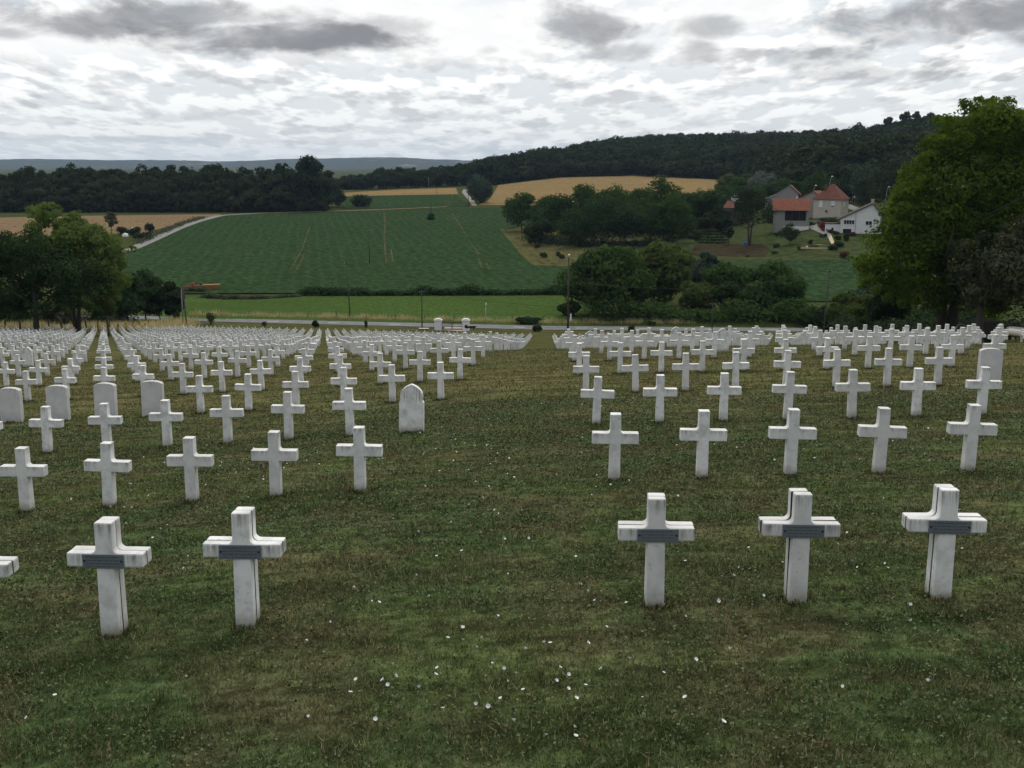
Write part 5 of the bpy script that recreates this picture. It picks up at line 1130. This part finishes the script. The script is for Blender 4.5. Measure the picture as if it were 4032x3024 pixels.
# barn
p = at_depth(3041, 318); k = .0744; zb = (pix(p)[1] - 882) * k
t = empty('barn', p, R(-14), 'long barn with bright orange tiled roof and dark open front', 'barn')
MB().box(0, 10, .02, 7, -2.5 + zb, 4.1 + zb).build('wall', M['stonewall'], t)
MB().add([(-.4, -.6, 3.9 + zb), (10.3, -.6, 3.9 + zb), (10.3, 3.5, 7.2 + zb), (-.4, 3.5, 7.2 + zb), (-.4, 7.4, 3.9 + zb), (10.3, 7.4, 3.9 + zb)], [(0, 1, 2, 3), (3, 2, 5, 4), (0, 3, 4), (1, 5, 2), (0, 4, 5, 1)]).build('roof', M['tile_orange'], t)
MB().box(3.3, 9.2, -.03, .016, 1.0 + zb, 3.7 + zb).build('opening', M['dark'], t)
for xx in (5.2, 7.2): MB().box(xx, xx + .18, -.10, -.034, 1.0 + zb, 3.7 + zb).build('timber_post', M['oldwood'], t)
MB().box(.5, 10.2, -1.0, -.6, -2.5 + zb, .85 + zb).build('yard_wall', M['stonewall'], t); MB().box(3.0, 10.1, -1.3, -1.01, -2.0 + zb, -.6 + zb).build('ledge', M['trim'], t)
# stone gable
p = at_depth(3053, 362); k = .0842; zb = (pix(p)[1] - 800) * k
t = empty('stone_house', p, R(-17), 'grey stone gable house behind the orange barn roof', 'house')
MB().prism([(-3.6, -6 + zb), (7.0, -6 + zb), (7.0, 2.9 + zb), (4.1, 5.6 + zb), (0, 2.9 + zb), (-3.6, 1.4 + zb)], 0, 9).build('wall', M['stonewall'], t)
roof_slab(t, (4.1, 5.65 + zb), (-3.9, 1.3 + zb) if False else (-.1, 2.9 + zb), -.2, 9.2, .15, 'stonewall'); roof_slab(t, (4.1, 5.65 + zb), (7.6, 2.45 + zb), -.3, 9.2, .2, 'tile_red'); roof_slab(t, (0, 2.85 + zb), (-4.0, 1.2 + zb), -.3, 9.2, .16, 'slab')
MB().box(6.3, 6.95, -.05, -.004, -.5 + zb, 2.2 + zb).build('door', M['shutter'], t)
# little shed and camper among the trees
p = at_depth(2846, 362); k = mpp(p); zb = (pix(p)[1] - 842) * k
t = empty('garden_shed', p, R(-10), 'small shed with tilted pink-red roof among the dark trees', 'shed')
MB().box(0, 3.2, 0, 2.6, -1.6 + min(zb, 1.0), 1.9 + zb).build('wall', M['darkwall'], t); MB().add([(-.2, -.3, 1.9 + zb), (3.4, -.3, 1.9 + zb), (3.4, 2.9, 4.2 + zb), (1.2, 2.9, 4.2 + zb), (3.4, 2.9, 1.9 + zb), (-.2, 2.9, 1.9 + zb)], [(0, 1, 2, 3), (1, 4, 2), (0, 3, 5), (3, 2, 4, 5), (0, 5, 4, 1)]).build('roof', M['tile_red'], t)
MB().box(.3, 2.9, -.05, -.004, -.2 + zb, .6 + zb).build('opening', M['dark'], t)
p = at_depth(2876, 385); k = mpp(p); zb = (pix(p)[1] - 786) * k
t = empty('camper_van', p, R(-14), 'white camper with a row of bluish windows among the trees', 'camper')
MB().prism([(0, -.9 + zb), (3.2, -.9 + zb), (3.2, 1.2 + zb), (2.9, 1.45 + zb), (.2, 1.45 + zb), (0, 1.2 + zb)], 0, 2).build('body', M['whitepaint'], t)
for k_ in range(3): MB().box(.35 + k_ * .95, 1.1 + k_ * .95, -.03, -.004, .35 + zb, .95 + zb).build('window', M['glass'], t)
for s in (.6, 2.6): wheel(t, s, .1, -1.05 + zb, .32, .2)
# street lamps and road sign of the hamlet
for (px, D, top, foot, lb) in [(3261, 350, 697, 735, 'slanting street lamp with white bowl above the pyramid roof'), (3198, 345, 732, 800, 'thin street lamp left of the pyramid roof'), (3484, 330, 738, 790, 'street lamp with white bowl beside the huge tree crown')]:
    p = at_depth(px, D); m = mpp(p); h_ = (pix(p)[1] - top) * m
    t = empty('street_lamp', p, 0, lb, 'street lamp', 'street lamps of the hamlet'); MB().tube([(0, 0, -.2), (0, 0, h_ - 2.2), (.1, 0, h_ - 1.0), (.5, 0, h_)], [.08, .07, .05, .045], 8).build('shaft', M['metal'], t, True)
    MB().tube([(.35, 0, h_ - .05), (.6, 0, h_ + .02), (.95, 0, h_ + .0)], [.10, .17, .12], 8).build('lamp_head', M['lampglass'], t, True)
p = at_depth(3360, 372); m = mpp(p); yb_ = pix(p)[1]
t = empty('road_sign', p, R(-18), 'white and blue direction sign on a post behind the white house', 'road sign')
hh = (yb_ - 732) * m
for s in (-.4, .4): MB().tube([(s, 0, -.3), (s, 0, hh)], .06, 6).build('post', M['metal'], t)
for k_ in range(3):
    o = MB().box(-.9 + k_ * .08, 1.0, -.09, -.064, hh - .55 - k_ * .5, hh - .12 - k_ * .5).build('panel', M['sign'], t)
    for j in range(4): MB().box(-.6 + j * .36, -.36 + j * .36 + .04 * (j % 2), -.098, -.093, hh - .40 - k_ * .5, hh - .28 - k_ * .5).build('lettering', M['blue'], o)

# ---------------------------------------------------------------- haze
hz = MB().box(-9500, 9500, -400, 9600, -62, 125).build('haze', None); tag(hz, 'thin bluish summer haze over the valley', 'haze', kind='stuff')
hm = bpy.data.materials.new('haze'); hm.use_nodes = True; nt = NT(hm.node_tree); nt.n.clear()
pv = nt.n.new('ShaderNodeVolumePrincipled'); pv.inputs['Color'].default_value = (.52, .72, 1.0, 1); pv.inputs['Density'].default_value = 4.5e-5; pv.inputs['Anisotropy'].default_value = .2
ot = nt.n.new('ShaderNodeOutputMaterial'); nt.l.new(pv.outputs[0], ot.inputs['Volume']); hz.data.materials.append(hm)
print('objects', len(bpy.data.objects), 'faces', sum(len(m.polygons) for m in bpy.data.meshes))
